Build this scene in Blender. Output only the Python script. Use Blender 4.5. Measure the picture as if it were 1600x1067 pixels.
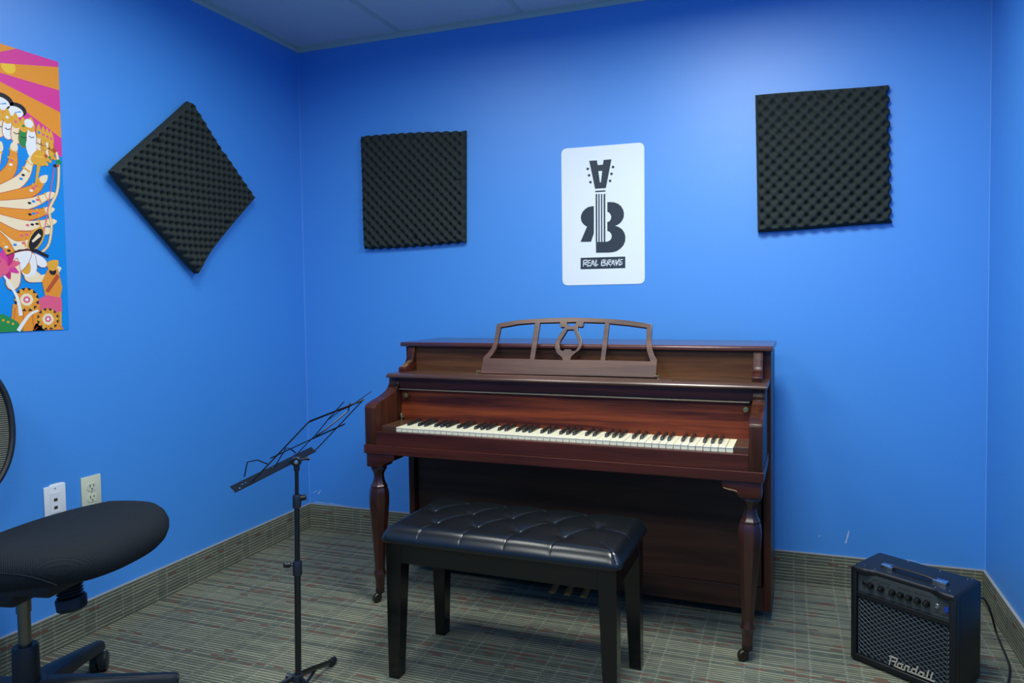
import bpy, bmesh, math, random
from mathutils import Matrix, Vector
random.seed(7)
PI = math.pi
for o in list(bpy.data.objects): bpy.data.objects.remove(o)
scene = bpy.context.scene
COL = scene.collection

# ------------------------------------------------------------------ camera
cam_d = bpy.data.cameras.new('camera'); cam = bpy.data.objects.new('camera', cam_d); COL.objects.link(cam)
F, YAW, PITCH, ROLL = 1090.339, -0.329919, -0.0396437, -0.0127709
cy_, sy_, cp_, sp_, cr_, sr_ = math.cos(YAW), math.sin(YAW), math.cos(PITCH), math.sin(PITCH), math.cos(ROLL), math.sin(ROLL)
fwd = Vector((sy_*cp_, cy_*cp_, sp_)); rt0 = Vector((cy_, -sy_, 0)); up0 = rt0.cross(fwd)
rt = cr_*rt0 + sr_*up0; up = -sr_*rt0 + cr_*up0
m = Matrix((rt, up, -fwd)).transposed().to_4x4(); m.translation = Vector((2.29530, -2.91807, 1.14499))
cam.matrix_world = m
cam_d.sensor_width = 36; cam_d.lens = F*36/1600
cam_d.shift_x = -58.16/1600; cam_d.shift_y = -25.18/1600
cam_d.clip_start = 0.05
scene.camera = cam
# ------------------------------------------------------------------ world, light, exposure
W = bpy.data.worlds.new('world'); scene.world = W; W.use_nodes = True
W.node_tree.nodes['Background'].inputs[0].default_value = (0.02, 0.03, 0.05, 1)
W.node_tree.nodes['Background'].inputs[1].default_value = 0.3
vs = scene.view_settings
vs.view_transform = 'Standard'; vs.look = 'None'; vs.gamma = 1; vs.use_curve_mapping = False
vs.exposure = 0.08
RW, RD, RH = 2.985, 4.3, 2.392        # room width, depth, height
TX0, TS = 0.5795, 0.6096              # ceiling grid origin and pitch
LIGHTS = [((TX0+TS*2.5, -1.24), 35.0), ((TX0+TS*0.5, -1.24), 11.5), ((TX0+TS*2.5, -3.06), 23.0), ((TX0+TS*0.5, -3.06), 20.0)]
LIGHT_COL = (0.98, 1.0, 0.93)
def area_light(x, y, watts):
    l = bpy.data.lights.new('troffer_light', 'AREA'); l.shape = 'RECTANGLE'; l.size = 0.54; l.size_y = 0.54
    l.energy = watts; l.color = LIGHT_COL; l.spread = math.radians(172)
    o = bpy.data.objects.new('troffer_light', l); COL.objects.link(o); o.location = (x, y, RH-0.004)
for (lx_, ly_), w_ in LIGHTS: area_light(lx_, ly_, w_)

# ------------------------------------------------------------------ materials
def srgb(r, g, b):
    f = lambda c: (c/255/12.92) if c/255 <= 0.04045 else ((c/255+0.055)/1.055)**2.4
    return (f(r), f(g), f(b), 1)
def mat(name, col, rough=0.5, metal=0.0, spec=0.5, bump=0.0, bscale=200.0, coat=0.0, noise=0.0, nscale=8.0, bdist=0.002):
    m = bpy.data.materials.new(name); m.use_nodes = True
    nt = m.node_tree; N = nt.nodes; b = N['Principled BSDF']
    b.inputs['Base Color'].default_value = col; b.inputs['Roughness'].default_value = rough
    b.inputs['Metallic'].default_value = metal; b.inputs['Specular IOR Level'].default_value = spec
    b.inputs['Coat Weight'].default_value = coat
    tc = N.new('ShaderNodeTexCoord')
    nz = N.new('ShaderNodeTexNoise'); nz.inputs['Scale'].default_value = nscale; nz.inputs['Detail'].default_value = 3
    nt.links.new(tc.outputs['Object'], nz.inputs['Vector'])
    mx = N.new('ShaderNodeMixRGB'); mx.blend_type = 'MULTIPLY'; mx.inputs[0].default_value = 1
    mx.inputs[1].default_value = col
    r = N.new('ShaderNodeMapRange'); r.inputs['To Min'].default_value = 1-noise; r.inputs['To Max'].default_value = 1+noise
    nt.links.new(nz.outputs['Fac'], r.inputs['Value']); nt.links.new(r.outputs[0], mx.inputs[2])
    nt.links.new(mx.outputs[0], b.inputs['Base Color'])
    if bump:
        n2 = N.new('ShaderNodeTexNoise'); n2.inputs['Scale'].default_value = bscale; n2.inputs['Detail'].default_value = 2
        nt.links.new(tc.outputs['Object'], n2.inputs['Vector'])
        bp = N.new('ShaderNodeBump'); bp.inputs['Strength'].default_value = bump; bp.inputs['Distance'].default_value = bdist
        nt.links.new(n2.outputs['Fac'], bp.inputs['Height']); nt.links.new(bp.outputs[0], b.inputs['Normal'])
    return m
def wood(name, dark, light, axis='x', rough=0.35, scale=1.0, spec=0.5, coat=0.15):
    m = bpy.data.materials.new(name); m.use_nodes = True
    nt = m.node_tree; N = nt.nodes; b = N['Principled BSDF']
    b.inputs['Roughness'].default_value = rough; b.inputs['Specular IOR Level'].default_value = spec
    b.inputs['Coat Weight'].default_value = coat; b.inputs['Coat Roughness'].default_value = 0.3
    tc = N.new('ShaderNodeTexCoord')
    def noise(sc, detail, src):
        mp = N.new('ShaderNodeMapping'); mp.inputs['Scale'].default_value = sc
        nt.links.new(tc.outputs['Object'], mp.inputs['Vector'])
        n = N.new('ShaderNodeTexNoise'); n.inputs['Scale'].default_value = 1; n.inputs['Detail'].default_value = detail
        n.inputs['Distortion'].default_value = 0.4
        nt.links.new(mp.outputs[0], n.inputs['Vector']); return n
    a, c, d = (1.3*scale, 22*scale, 70*scale) if axis == 'x' else (22*scale, 22*scale, 1.3*scale)
    v = (a, c, c) if axis == 'x' else (c, c, d)
    if axis == 'x': big = noise((1.2*scale, 14*scale, 26*scale), 4, 0); fine = noise((9*scale, 160*scale, 300*scale), 3, 0)
    else: big = noise((26*scale, 26*scale, 1.6*scale), 4, 0); fine = noise((260*scale, 260*scale, 9*scale), 3, 0)
    ad = N.new('ShaderNodeMath'); ad.operation = 'MULTIPLY_ADD'; ad.inputs[1].default_value = 0.35
    nt.links.new(fine.outputs['Fac'], ad.inputs[0]); nt.links.new(big.outputs['Fac'], ad.inputs[2])
    cr = N.new('ShaderNodeValToRGB'); e = cr.color_ramp.elements
    e[0].position = 0.5; e[0].color = dark; e[1].position = 0.9; e[1].color = light
    nt.links.new(ad.outputs[0], cr.inputs[0]); nt.links.new(cr.outputs[0], b.inputs['Base Color'])
    bp = N.new('ShaderNodeBump'); bp.inputs['Strength'].default_value = 0.12; bp.inputs['Distance'].default_value = 0.001
    nt.links.new(fine.outputs['Fac'], bp.inputs['Height']); nt.links.new(bp.outputs[0], b.inputs['Normal'])
    return m
def carpet(name, plane):
    """woven striped carpet; plane gives which object axes run along (u) and across (v) the rows"""
    m = bpy.data.materials.new(name); m.use_nodes = True
    nt = m.node_tree; N = nt.nodes; Lk = nt.links; b = N['Principled BSDF']
    b.inputs['Roughness'].default_value = 0.95; b.inputs['Specular IOR Level'].default_value = 0.1
    tc = N.new('ShaderNodeTexCoord'); sp = N.new('ShaderNodeSeparateXYZ'); Lk.new(tc.outputs['Object'], sp.inputs[0])
    def M(op, a, b_=None, c=None):
        n = N.new('ShaderNodeMath'); n.operation = op
        for i, v in enumerate((a, b_, c)):
            if v is None: continue
            if isinstance(v, (int, float)): n.inputs[i].default_value = v
            else: Lk.new(v, n.inputs[i])
        return n.outputs[0]
    U, V = sp.outputs[plane[0]], sp.outputs[plane[1]]
    def nz(scale, det=2, vec=None):
        n = N.new('ShaderNodeTexNoise'); n.inputs['Scale'].default_value = scale; n.inputs['Detail'].default_value = det
        Lk.new(vec if vec is not None else tc.outputs['Object'], n.inputs['Vector']); return n.outputs['Fac']
    def white(x, y, seed):
        c = N.new('ShaderNodeCombineXYZ'); Lk.new(x, c.inputs[0])
        if y is not None: Lk.new(y, c.inputs[1])
        c.inputs[2].default_value = seed
        w = N.new('ShaderNodeTexWhiteNoise'); w.noise_dimensions = '3D'; Lk.new(c.outputs[0], w.inputs['Vector']); return w.outputs['Value']
    wob = M('MULTIPLY', M('SUBTRACT', nz(60), 0.5), 0.0035)
    Vw = M('ADD', V, wob); Uw = M('ADD', U, M('MULTIPLY', wob, 1.5))
    pitch = 0.0122
    vr = M('DIVIDE', M('ADD', Vw, 10), pitch); row = M('FLOOR', vr); fr = M('FRACT', vr)
    period = 0.147
    uc = M('DIVIDE', M('ADD', Uw, 10.036), period); cell = M('FLOOR', uc); fu = M('FRACT', uc)
    # beige stripe in the middle of most rows
    stripe = M('MULTIPLY', M('GREATER_THAN', fr, 0.34), M('LESS_THAN', fr, 0.64))
    rowr = white(row, None, 1.0)
    beige_row = M('GREATER_THAN', rowr, 0.22)
    narrow = M('LESS_THAN', fu, 0.31)
    cellr = white(row, cell, 3.0)
    dim = M('SUBTRACT', 1.0, M('MULTIPLY', narrow, 0.22))
    bei = M('MULTIPLY', M('MULTIPLY', M('MULTIPLY', stripe, beige_row), dim), M('ADD', 0.45, M('MULTIPLY', cellr, 0.5)))
    # light cross threads at both edges of the narrow band
    zz = M('MULTIPLY', M('SUBTRACT', M('MODULO', row, 2.0), 0.5), 0.018)
    e1 = M('LESS_THAN', M('ABSOLUTE', M('SUBTRACT', M('ADD', fu, zz), 0.035)), 0.017)
    e2 = M('LESS_THAN', M('ABSOLUTE', M('SUBTRACT', M('ADD', fu, zz), 0.335)), 0.017)
    zig = M('GREATER_THAN', M('FRACT', M('MULTIPLY', vr, 1.0)), 0.25)
    thread = M('MULTIPLY', M('MULTIPLY', M('MAXIMUM', e1, e2), M('ADD', 0.10, M('MULTIPLY', zig, 0.5))), 0.52)
    # red dashes on the plain rows
    ru = M('DIVIDE', M('ADD', Uw, 10), 0.036); rcell = M('FLOOR', M('ADD', ru, M('MULTIPLY', rowr, 7.3)))
    rr = white(row, rcell, 9.0)
    red = M('MULTIPLY', M('MULTIPLY', M('LESS_THAN', rowr, 0.33), M('GREATER_THAN', rr, 0.78)), M('MULTIPLY', M('GREATER_THAN', fr, 0.36), M('LESS_THAN', fr, 0.62)))
    fl = nz(900, 2); fl2 = nz(28, 3)
    base = N.new('ShaderNodeMixRGB'); base.inputs[1].default_value = srgb(74, 80, 75); base.inputs[2].default_value = srgb(106, 112, 98)
    Lk.new(M('MULTIPLY_ADD', fl2, 1.0, M('MULTIPLY', M('SUBTRACT', cellr, 0.5), 0.25)), base.inputs[0])
    def mixin(prev, fac, col):
        x = N.new('ShaderNodeMixRGB'); Lk.new(fac, x.inputs[0]); Lk.new(prev, x.inputs[1]); x.inputs[2].default_value = col; return x.outputs[0]
    c1 = mixin(base.outputs[0], M('MULTIPLY', bei, 0.9), srgb(182, 178, 144))
    c2 = mixin(c1, thread, srgb(166, 168, 150))
    c3 = mixin(c2, M('MULTIPLY', red, 1.0), srgb(136, 48, 26))
    dk = N.new('ShaderNodeMixRGB'); dk.blend_type = 'MULTIPLY'; dk.inputs[0].default_value = 1
    Lk.new(c3, dk.inputs[1]); Lk.new(M('MULTIPLY_ADD', fl, 0.9, 0.50), dk.inputs[2])
    Lk.new(dk.outputs[0], b.inputs['Base Color'])
    bp = N.new('ShaderNodeBump'); bp.inputs['Strength'].default_value = 0.5; bp.inputs['Distance'].default_value = 0.002
    Lk.new(M('ADD', M('MULTIPLY', fl, 0.7), M('MULTIPLY', stripe, 0.4)), bp.inputs['Height']); Lk.new(bp.outputs[0], b.inputs['Normal'])
    return m
L_A = [[(1.4877,1.7295),(1.5218,1.7291),(1.5253,1.7089),(1.5479,1.709),(1.5512,1.7286),(1.5857,1.7287),(1.5601,1.6086),(1.5125,1.6087)],[(1.5276,1.6831),(1.5448,1.6829),(1.5384,1.6344),(1.5342,1.6347)]]
L_nut = [[(1.513,1.6001),(1.5586,1.5998),(1.5581,1.5938),(1.5133,1.5937)]]
L_pegs = [(1.4808,1.6958),(1.4863,1.6677),(1.4922,1.6383),(1.5921,1.6955),(1.5851,1.6673),(1.5786,1.638)]
L_strings = [[(1.5148,1.5862),(1.5218,1.5869),(1.5199,1.3808),(1.5132,1.3811)],[(1.5265,1.5855),(1.5324,1.5862),(1.5305,1.3804),(1.5249,1.3806)],[(1.5382,1.5849),(1.544,1.5855),(1.5422,1.38),(1.5366,1.3802)],[(1.5498,1.5842),(1.5572,1.5847),(1.5554,1.3795),(1.5483,1.3797)]]
L_R = [[(1.5063,1.5356),(1.4935,1.5352),(1.4801,1.5324),(1.4666,1.5246),(1.4557,1.5136),(1.4488,1.4997),(1.4473,1.4882),(1.4493,1.4752),(1.4552,1.4646),(1.4645,1.4552),(1.4746,1.449),(1.4448,1.3844),(1.4919,1.3831),(1.5051,1.4186)]]
L_B = [[(1.5658,1.5491),(1.581,1.5488),(1.5967,1.5464),(1.6123,1.5397),(1.6252,1.5289),(1.6341,1.5145),(1.6379,1.4991),(1.6372,1.484),(1.6324,1.4716),(1.6232,1.4593),(1.6115,1.451),(1.5989,1.447),(1.614,1.442),(1.6282,1.4318),(1.6385,1.4169),(1.6432,1.4002),(1.642,1.38),(1.6341,1.3625),(1.621,1.349),(1.6052,1.3394),(1.5895,1.3353),(1.5684,1.334),(1.5138,1.3353),(1.5138,1.3815),(1.5562,1.3807),(1.5676,1.3823),(1.5774,1.3876),(1.5827,1.3963),(1.5836,1.4077),(1.5797,1.4168),(1.5732,1.4234),(1.5646,1.4264),(1.5649,1.4646),(1.5736,1.4668),(1.5803,1.4754),(1.5825,1.4867),(1.5792,1.497),(1.5727,1.5045),(1.5654,1.5079)]]
L_banner = [[(1.4445,1.3157),(1.642,1.3153),(1.6415,1.2662),(1.4439,1.2662)]]
L_letters = [[(1.4585,1.3036),(1.4566,1.2788)],[(1.4568,1.3036),(1.4738,1.3055),(1.4754,1.2992),(1.4599,1.2903),(1.4752,1.2845)],[(1.4795,1.303),(1.4735,1.2768)],[(1.4795,1.303),(1.49,1.3042)],[(1.4769,1.2914),(1.4874,1.2942)],[(1.4735,1.2775),(1.4857,1.2826)],[(1.4996,1.3039),(1.4881,1.2772)],[(1.5012,1.3047),(1.5058,1.2798)],[(1.493,1.2871),(1.5059,1.2891)],[(1.5148,1.3043),(1.5097,1.2781),(1.5218,1.2855)],[(1.5395,1.3028),(1.5369,1.2782)],[(1.5387,1.3012),(1.5523,1.3047),(1.557,1.3007),(1.5426,1.2927),(1.5593,1.2891),(1.5568,1.283),(1.5369,1.2782)],[(1.5657,1.3028),(1.5615,1.2775)],[(1.5649,1.3012),(1.5784,1.3039),(1.5791,1.2978),(1.5656,1.2897),(1.5774,1.2809)],[(1.5902,1.3036),(1.5766,1.2771)],[(1.591,1.3035),(1.5939,1.2789)],[(1.5814,1.287),(1.594,1.2881)],[(1.6012,1.3025),(1.6018,1.278),(1.6153,1.3059)],[(1.6192,1.3027),(1.6135,1.2777)],[(1.6192,1.3019),(1.6302,1.3036)],[(1.616,1.2913),(1.6277,1.2933)],[(1.6135,1.2777),(1.6292,1.2864)]]
L_corners = [(1.3625,1.7921),(1.7276,1.7878),(1.7246,1.1993),(1.3608,1.1977)]
L_randall = [[(0.1234,0.058),(0.1463,0.0585)],[(0.1272,0.0573),(0.1228,0.0319)],[(0.1463,0.0585),(0.1437,0.0492),(0.1411,0.0427),(0.138,0.0338),(0.1675,0.033)],[(0.1299,0.046),(0.1427,0.0472)],[(0.1491,0.0465),(0.1622,0.0481)],[(0.1491,0.0465),(0.146,0.0338)],[(0.1609,0.0476),(0.1576,0.0332)],[(0.17,0.0481),(0.167,0.0328)],[(0.17,0.0481),(0.1808,0.0483),(0.1763,0.0345),(0.2506,0.0348)],[(0.1896,0.0471),(0.1861,0.0343)],[(0.1896,0.0471),(0.1998,0.0471)],[(0.2044,0.0592),(0.1978,0.034)],[(0.2104,0.0469),(0.2069,0.0341)],[(0.2104,0.0469),(0.2226,0.0466)],[(0.2219,0.0463),(0.2185,0.0337)],[(0.2344,0.059),(0.2295,0.0347)],[(0.2458,0.0585),(0.2398,0.0339)]]
L_desk = [[(0.2744,-0.0046),(0.2732,0.0601),(0.2887,0.0787),(0.301,0.0998),(0.3066,0.1289),(0.3064,0.1608),(0.3062,0.1984),(0.3417,0.2065),(0.3942,0.2145),(0.4569,0.2198),(0.5191,0.2229),(0.616,0.2248),(0.7011,0.222),(0.7748,0.2182),(0.8474,0.2101),(0.9154,0.1981),(0.9168,0.1644),(0.9183,0.135),(0.9241,0.1035),(0.9329,0.0795),(0.9442,0.063),(0.9463,-0.003)],[(0.3251,0.1839),(0.3228,0.1291),(0.3203,0.0975),(0.3111,0.0738),(0.2992,0.0564),(0.4654,0.057),(0.4637,0.2028),(0.397,0.1969)],[(0.4846,0.2028),(0.484,0.0559),(0.5957,0.0551),(0.5907,0.066),(0.5697,0.0807),(0.5585,0.1033),(0.5583,0.1263),(0.5674,0.152),(0.5798,0.1728),(0.5867,0.1857),(0.5705,0.1852),(0.5643,0.1935),(0.5653,0.205)],[(0.5978,0.1754),(0.6221,0.1755),(0.6366,0.1476),(0.6492,0.1239),(0.6493,0.1082),(0.6414,0.0943),(0.634,0.0915),(0.6262,0.0921),(0.6204,0.098),(0.5983,0.0976),(0.5934,0.0909),(0.5832,0.0935),(0.576,0.1033),(0.5738,0.1191),(0.5793,0.1371),(0.5903,0.1573)],[(0.592,0.2046),(0.6292,0.2058),(0.6241,0.1908),(0.5997,0.1908)],[(0.6586,0.2054),(0.6576,0.1909),(0.6513,0.1853),(0.6373,0.1884),(0.6382,0.1716),(0.6492,0.1557),(0.6593,0.1359),(0.6622,0.1123),(0.6548,0.0945),(0.641,0.0826),(0.6273,0.0687),(0.625,0.057),(0.7395,0.0577),(0.7396,0.203)],[(0.757,0.2006),(0.7567,0.0577),(0.921,0.0569),(0.9142,0.0739),(0.9052,0.0964),(0.9011,0.1229),(0.8977,0.1836),(0.8327,0.1928)]]
CHROT = 12.0
KNOBC = (0.120, 0.012, 0.448); KNOBD = (0.12, -0.02, -1)
BACKX = -0.255; BACKZ = 0.815
CORD = [(0.150, 0.176, 0.14), (0.185, 0.26, 0.172), (0.232, 0.375, 0.168), (0.236, 0.427, 0.13), (0.235, 0.467, 0.08), (0.241, 0.484, 0.03), (0.264, 0.458, 0.004), (0.306, 0.381, 0.004), (0.341, 0.306, 0.004), (0.366, 0.215, 0.004), (0.380, 0.139, 0.004), (0.37, 0.05, 0.004), (0.33, -0.05, 0.004)]
# ------------------------------------------------------------------ helpers
def link(name, data, parent=None):
    o = bpy.data.objects.new(name, data); COL.objects.link(o)
    if parent is not None: o.parent = parent
    return o
def thing(name, label, cat, loc=(0, 0, 0), rotz=0.0, group=None):
    o = link(name, None); o.location = loc; o.rotation_euler = (0, 0, rotz)
    o['label'] = label; o['category'] = cat
    if group: o['group'] = group
    return o
def tag(o, label, cat, group=None):
    o['label'] = label; o['category'] = cat
    if group: o['group'] = group
    return o
def obj(name, bm, mats, parent=None, smooth=None, label=None):
    me = bpy.data.meshes.new(name); bmesh.ops.recalc_face_normals(bm, faces=bm.faces[:]); bm.to_mesh(me); bm.free()
    for mm in (mats if isinstance(mats, (list, tuple)) else [mats]): me.materials.append(mm)
    if smooth is not None:
        for p in me.polygons: p.use_smooth = True
        me.set_sharp_from_angle(angle=math.radians(smooth))
    o = link(name, me, parent)
    if label: o['label'] = label
    return o
def struct(name, bm, mats, parent=None, smooth=None):
    o = obj(name, bm, mats, parent, smooth)
    if parent is None: o['kind'] = 'structure'
    return o
def box(bm, x0, x1, y0, y1, z0, z1, bev=0.0, seg=2, mi=0, mtx=None):
    b = bmesh.new()
    r = bmesh.ops.create_cube(b, size=1)
    for v in b.verts: v.co = Vector((x0+(v.co.x+.5)*(x1-x0), y0+(v.co.y+.5)*(y1-y0), z0+(v.co.z+.5)*(z1-z0)))
    if bev: bmesh.ops.bevel(b, geom=b.edges[:], offset=bev, segments=seg, affect='EDGES', profile=0.5)
    merge(bm, b, mi, mtx)
def merge(bm, b, mi=0, mtx=None):
    if mtx is not None: b.transform(mtx)
    for f in b.faces: f.material_index = mi
    me = bpy.data.meshes.new('tmp'); b.to_mesh(me); b.free()
    bm.from_mesh(me); bpy.data.meshes.remove(me)
def mk(*boxes, **k):
    bm = bmesh.new()
    for a in boxes: box(bm, *a, **k)
    return bm
def tube(bm, pts, r, n=12, caps=True, mi=0, up=None, sy=1.0, closed=False):
    """sweep a circle (or ellipse, sy) along pts; r number or list"""
    pts = [Vector(p) for p in pts]; k = len(pts); rings = []
    prev = Vector(up) if up else None
    for i, p in enumerate(pts):
        if closed: t = pts[(i+1) % k]-pts[i-1]
        else: t = (pts[min(i+1, k-1)]-pts[max(i-1, 0)])
        t.normalize()
        if prev is None: prev = Vector((0, 0, 1)) if abs(t.z) < 0.9 else Vector((1, 0, 0))
        a = (prev-t*prev.dot(t)).normalized(); b_ = t.cross(a); prev = a
        rr = r[i] if isinstance(r, (list, tuple)) else r
        rings.append([bm.verts.new(p+a*math.cos(2*PI*j/n)*rr*sy+b_*math.sin(2*PI*j/n)*rr) for j in range(n)])
    rng = range(k) if closed else range(k-1)
    for i in rng:
        A, B = rings[i], rings[(i+1) % k]
        for j in range(n):
            f = bm.faces.new((A[j], A[(j+1) % n], B[(j+1) % n], B[j])); f.material_index = mi
    if caps and not closed:
        f = bm.faces.new(rings[0][::-1]); f.material_index = mi; f = bm.faces.new(rings[-1]); f.material_index = mi
def lathe(bm, prof, c=(0, 0), n=24, rot=0.0, mi=0, mtx=None):
    """prof: list of (r, z)"""
    b = bmesh.new(); rings = []
    for r, z in prof:
        if r < 1e-6: rings.append([b.verts.new((c[0], c[1], z))])
        else: rings.append([b.verts.new((c[0]+r*math.cos(2*PI*j/n+rot), c[1]+r*math.sin(2*PI*j/n+rot), z)) for j in range(n)])
    for A, B in zip(rings, rings[1:]):
        for j in range(n):
            q = [A[j % len(A)], A[(j+1) % len(A)], B[(j+1) % len(B)], B[j % len(B)]]
            u = []
            for v in q:
                if v not in u: u.append(v)
            if len(u) > 2: b.faces.new(u)
    for R in (rings[0], rings[-1]):
        if len(R) > 2: b.faces.new(R)
    merge(bm, b, mi, mtx)
def prism(bm, pts, a0, a1, axis='x', bev=0.0, mi=0, mtx=None, seg=2):
    """extrude a polygon; axis x: pts are (y,z); axis y: pts (x,z); axis z: pts (x,y)"""
    b = bmesh.new()
    f = {'x': lambda p, t: (t, p[0], p[1]), 'y': lambda p, t: (p[0], t, p[1]), 'z': lambda p, t: (p[0], p[1], t)}[axis]
    A = [b.verts.new(f(p, a0)) for p in pts]; B = [b.verts.new(f(p, a1)) for p in pts]
    b.faces.new(A); b.faces.new(B[::-1])
    for i in range(len(pts)): b.faces.new((A[i], B[i], B[(i+1) % len(pts)], A[(i+1) % len(pts)]))
    bmesh.ops.recalc_face_normals(b, faces=b.faces[:])
    if bev: bmesh.ops.bevel(b, geom=b.edges[:], offset=bev, segments=seg, affect='EDGES', profile=0.5)
    merge(bm, b, mi, mtx)
def shape(bm, loops, thick, mi=0, mtx=None, bev=0.0):
    """flat shape with holes (first loop outer), filled in XY and centred on z=0"""
    cu = bpy.data.curves.new('tmpc', 'CURVE'); cu.dimensions = '2D'; cu.fill_mode = 'BOTH' if thick else 'FRONT'
    cu.extrude = max(thick/2-bev, 0); cu.bevel_depth = bev; cu.bevel_resolution = 1
    if bev: cu.offset = -bev
    for lp in loops:
        s = cu.splines.new('POLY'); s.points.add(len(lp)-1); s.use_cyclic_u = True
        for i, p in enumerate(lp): s.points[i].co = (p[0], p[1], 0, 1)
    o = bpy.data.objects.new('tmpc', cu); COL.objects.link(o)
    bpy.context.view_layer.update()
    me = bpy.data.meshes.new_from_object(o.evaluated_get(bpy.context.evaluated_depsgraph_get()))
    if mtx is not None: me.transform(mtx)
    n0 = len(bm.faces); bm.from_mesh(me); bm.faces.ensure_lookup_table()
    for f in bm.faces[n0:]: f.material_index = mi
    bpy.data.meshes.remove(me); bpy.data.objects.remove(o); bpy.data.curves.remove(cu)
def text_bm(bm, s, size, mtx, mi=0, ext=0.0003):
    cu = bpy.data.curves.new('tmpt', 'FONT'); cu.body = s; cu.size = size; cu.extrude = ext; cu.align_x = 'CENTER'
    o = bpy.data.objects.new('tmpt', cu); COL.objects.link(o); bpy.context.view_layer.update()
    me = bpy.data.meshes.new_from_object(o.evaluated_get(bpy.context.evaluated_depsgraph_get())); me.transform(mtx)
    n0 = len(bm.faces); bm.from_mesh(me); bm.faces.ensure_lookup_table()
    for f in bm.faces[n0:]: f.material_index = mi
    bpy.data.meshes.remove(me); bpy.data.objects.remove(o); bpy.data.curves.remove(cu)
def circle(cx, cy, r, n=20, ry=None): return [(cx+r*math.cos(2*PI*i/n), cy+(ry or r)*math.sin(2*PI*i/n)) for i in range(n)]
def ribbon(pts, w0, w1=None):
    """outline of a tapering stroke"""
    w1 = w0 if w1 is None else w1; L, R = [], []; k = len(pts)
    for i, p in enumerate(pts):
        a = pts[max(i-1, 0)]; b = pts[min(i+1, k-1)]; dx, dy = b[0]-a[0], b[1]-a[1]; d = math.hypot(dx, dy) or 1
        w = (w0+(w1-w0)*i/(k-1))/2; L.append((p[0]-dy/d*w, p[1]+dx/d*w)); R.append((p[0]+dy/d*w, p[1]-dx/d*w))
    return L+R[::-1]
def smoothpath(pts, n=8):
    """Catmull-Rom through pts"""
    P = [Vector(p) for p in pts]; P = [P[0]]+P+[P[-1]]; out = []
    for i in range(1, len(P)-2):
        for j in range(n):
            t = j/n; a, b, c, d = P[i-1], P[i], P[i+1], P[i+2]
            out.append(0.5*((2*b)+(c-a)*t+(2*a-5*b+4*c-d)*t*t+(3*b-a-3*c+d)*t**3))
    out.append(P[-2]); return out
# ------------------------------------------------------------------ materials in use
M_wall = mat('blue wall paint', srgb(64, 146, 228), 0.50, spec=1.0, bump=0.4, bscale=220, bdist=0.0006)
M_ceil = mat('ceiling tile', srgb(205, 212, 215), 0.95, spec=0.1, bump=0.5, bscale=500, noise=0.04, nscale=60)
M_grid = mat('ceiling grid', srgb(184, 198, 192), 0.6)
M_carpet = carpet('carpet', (0, 1)); M_cb_b = carpet('carpet base back', (0, 2)); M_cb_s = carpet('carpet base side', (1, 2))
M_edge = mat('carpet edge trim', srgb(150, 152, 150), 0.9, noise=0.3, nscale=300)
M_foam = mat('charcoal foam', srgb(49, 56, 54), 0.95, spec=0.12, bump=0.6, bscale=900)
# ------------------------------------------------------------------ room
struct('floor', mk((0, RW, -RD, 0, -0.05, 0)), M_carpet)
struct('wall_back', mk((-0.1, RW+0.1, 0, 0.1, -0.05, RH+0.05)), M_wall)
struct('wall_left', mk((-0.1, 0, -RD, 0, -0.05, RH+0.05)), M_wall)
struct('wall_right', mk((RW, RW+0.1, -RD, 0, -0.05, RH+0.05)), M_wall)
struct('wall_front', mk((-0.1, RW+0.1, -RD-0.1, -RD, -0.05, RH+0.05)), M_wall)
struct('ceiling', mk((0, RW, -RD, 0, RH, RH+0.05)), M_ceil)
bm = bmesh.new(); box(bm, 0.0, 0.0016, -0.0016, 0.0, 0.1206, RH-0.02); box(bm, RW-0.0016, RW, -0.0016, 0.0, 0.1206, RH-0.02)
struct('trim_3', bm, mat('paint ridge in the corners', srgb(120, 176, 236), 0.5))
# small pale scuffs in the paint
M_scuff = mat('pale scuff', srgb(188, 206, 228), 0.7)
wb = bpy.data.objects['wall_back']
for pts_, w_ in (([(2.509, 0.172), (2.515, 0.195), (2.521, 0.222)], 0.006), ([(0.020, 0.176), (0.032, 0.180), (0.046, 0.184)], 0.003), ([(0.052, 0.170), (0.066, 0.190)], 0.005), ([(2.411, 0.190), (2.417, 0.191)], 0.005), ([(0.03, 0.128), (0.12, 0.127), (0.20, 0.124)], 0.003), ([(2.66, 0.130), (2.76, 0.128)], 0.003)):
    bm = bmesh.new()
    for a, b in zip(pts_, pts_[1:]):
        dx, dz = b[0]-a[0], b[1]-a[1]; d = math.hypot(dx, dz); nx, nz = -dz/d*w_/2, dx/d*w_/2
        bm.faces.new([bm.verts.new((p[0]+q*nx, -0.0003, p[1]+q*nz)) for p, q in ((a, 1), (b, 0.5), (b, -0.5), (a, -1))])
    obj('paint_scuff', bm, M_scuff, wb)
# ceiling grid
bm = bmesh.new()
x = TX0
while x < RW-0.1:
    box(bm, x-0.012, x+0.012, -RD+0.02, -0.02, RH-0.004, RH-0.0005, 0.0008, 1); x += TS
YS = (-0.93, -1.54, -2.15, -2.76, -3.37)
for y in YS: box(bm, 0.02, RW-0.02, y-0.012, y+0.012, RH-0.004, RH-0.0005, 0.0008, 1)
struct('trim_1', bm, M_grid)
bm = bmesh.new()
box(bm, 0, 0.022, -RD, 0, RH-0.005, RH-0.0005); box(bm, RW-0.022, RW, -RD, 0, RH-0.005, RH-0.0005); box(bm, 0.022, RW-0.022, -0.022, 0, RH-0.005, RH-0.0005)
box(bm, 0.0, 0.003, -RD, 0, RH-0.022, RH-0.004); box(bm, RW-0.003, RW, -RD, 0, RH-0.022, RH-0.004); box(bm, 0, RW, -0.003, 0, RH-0.022, RH-0.004)
struct('trim_2', bm, M_grid)
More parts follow.
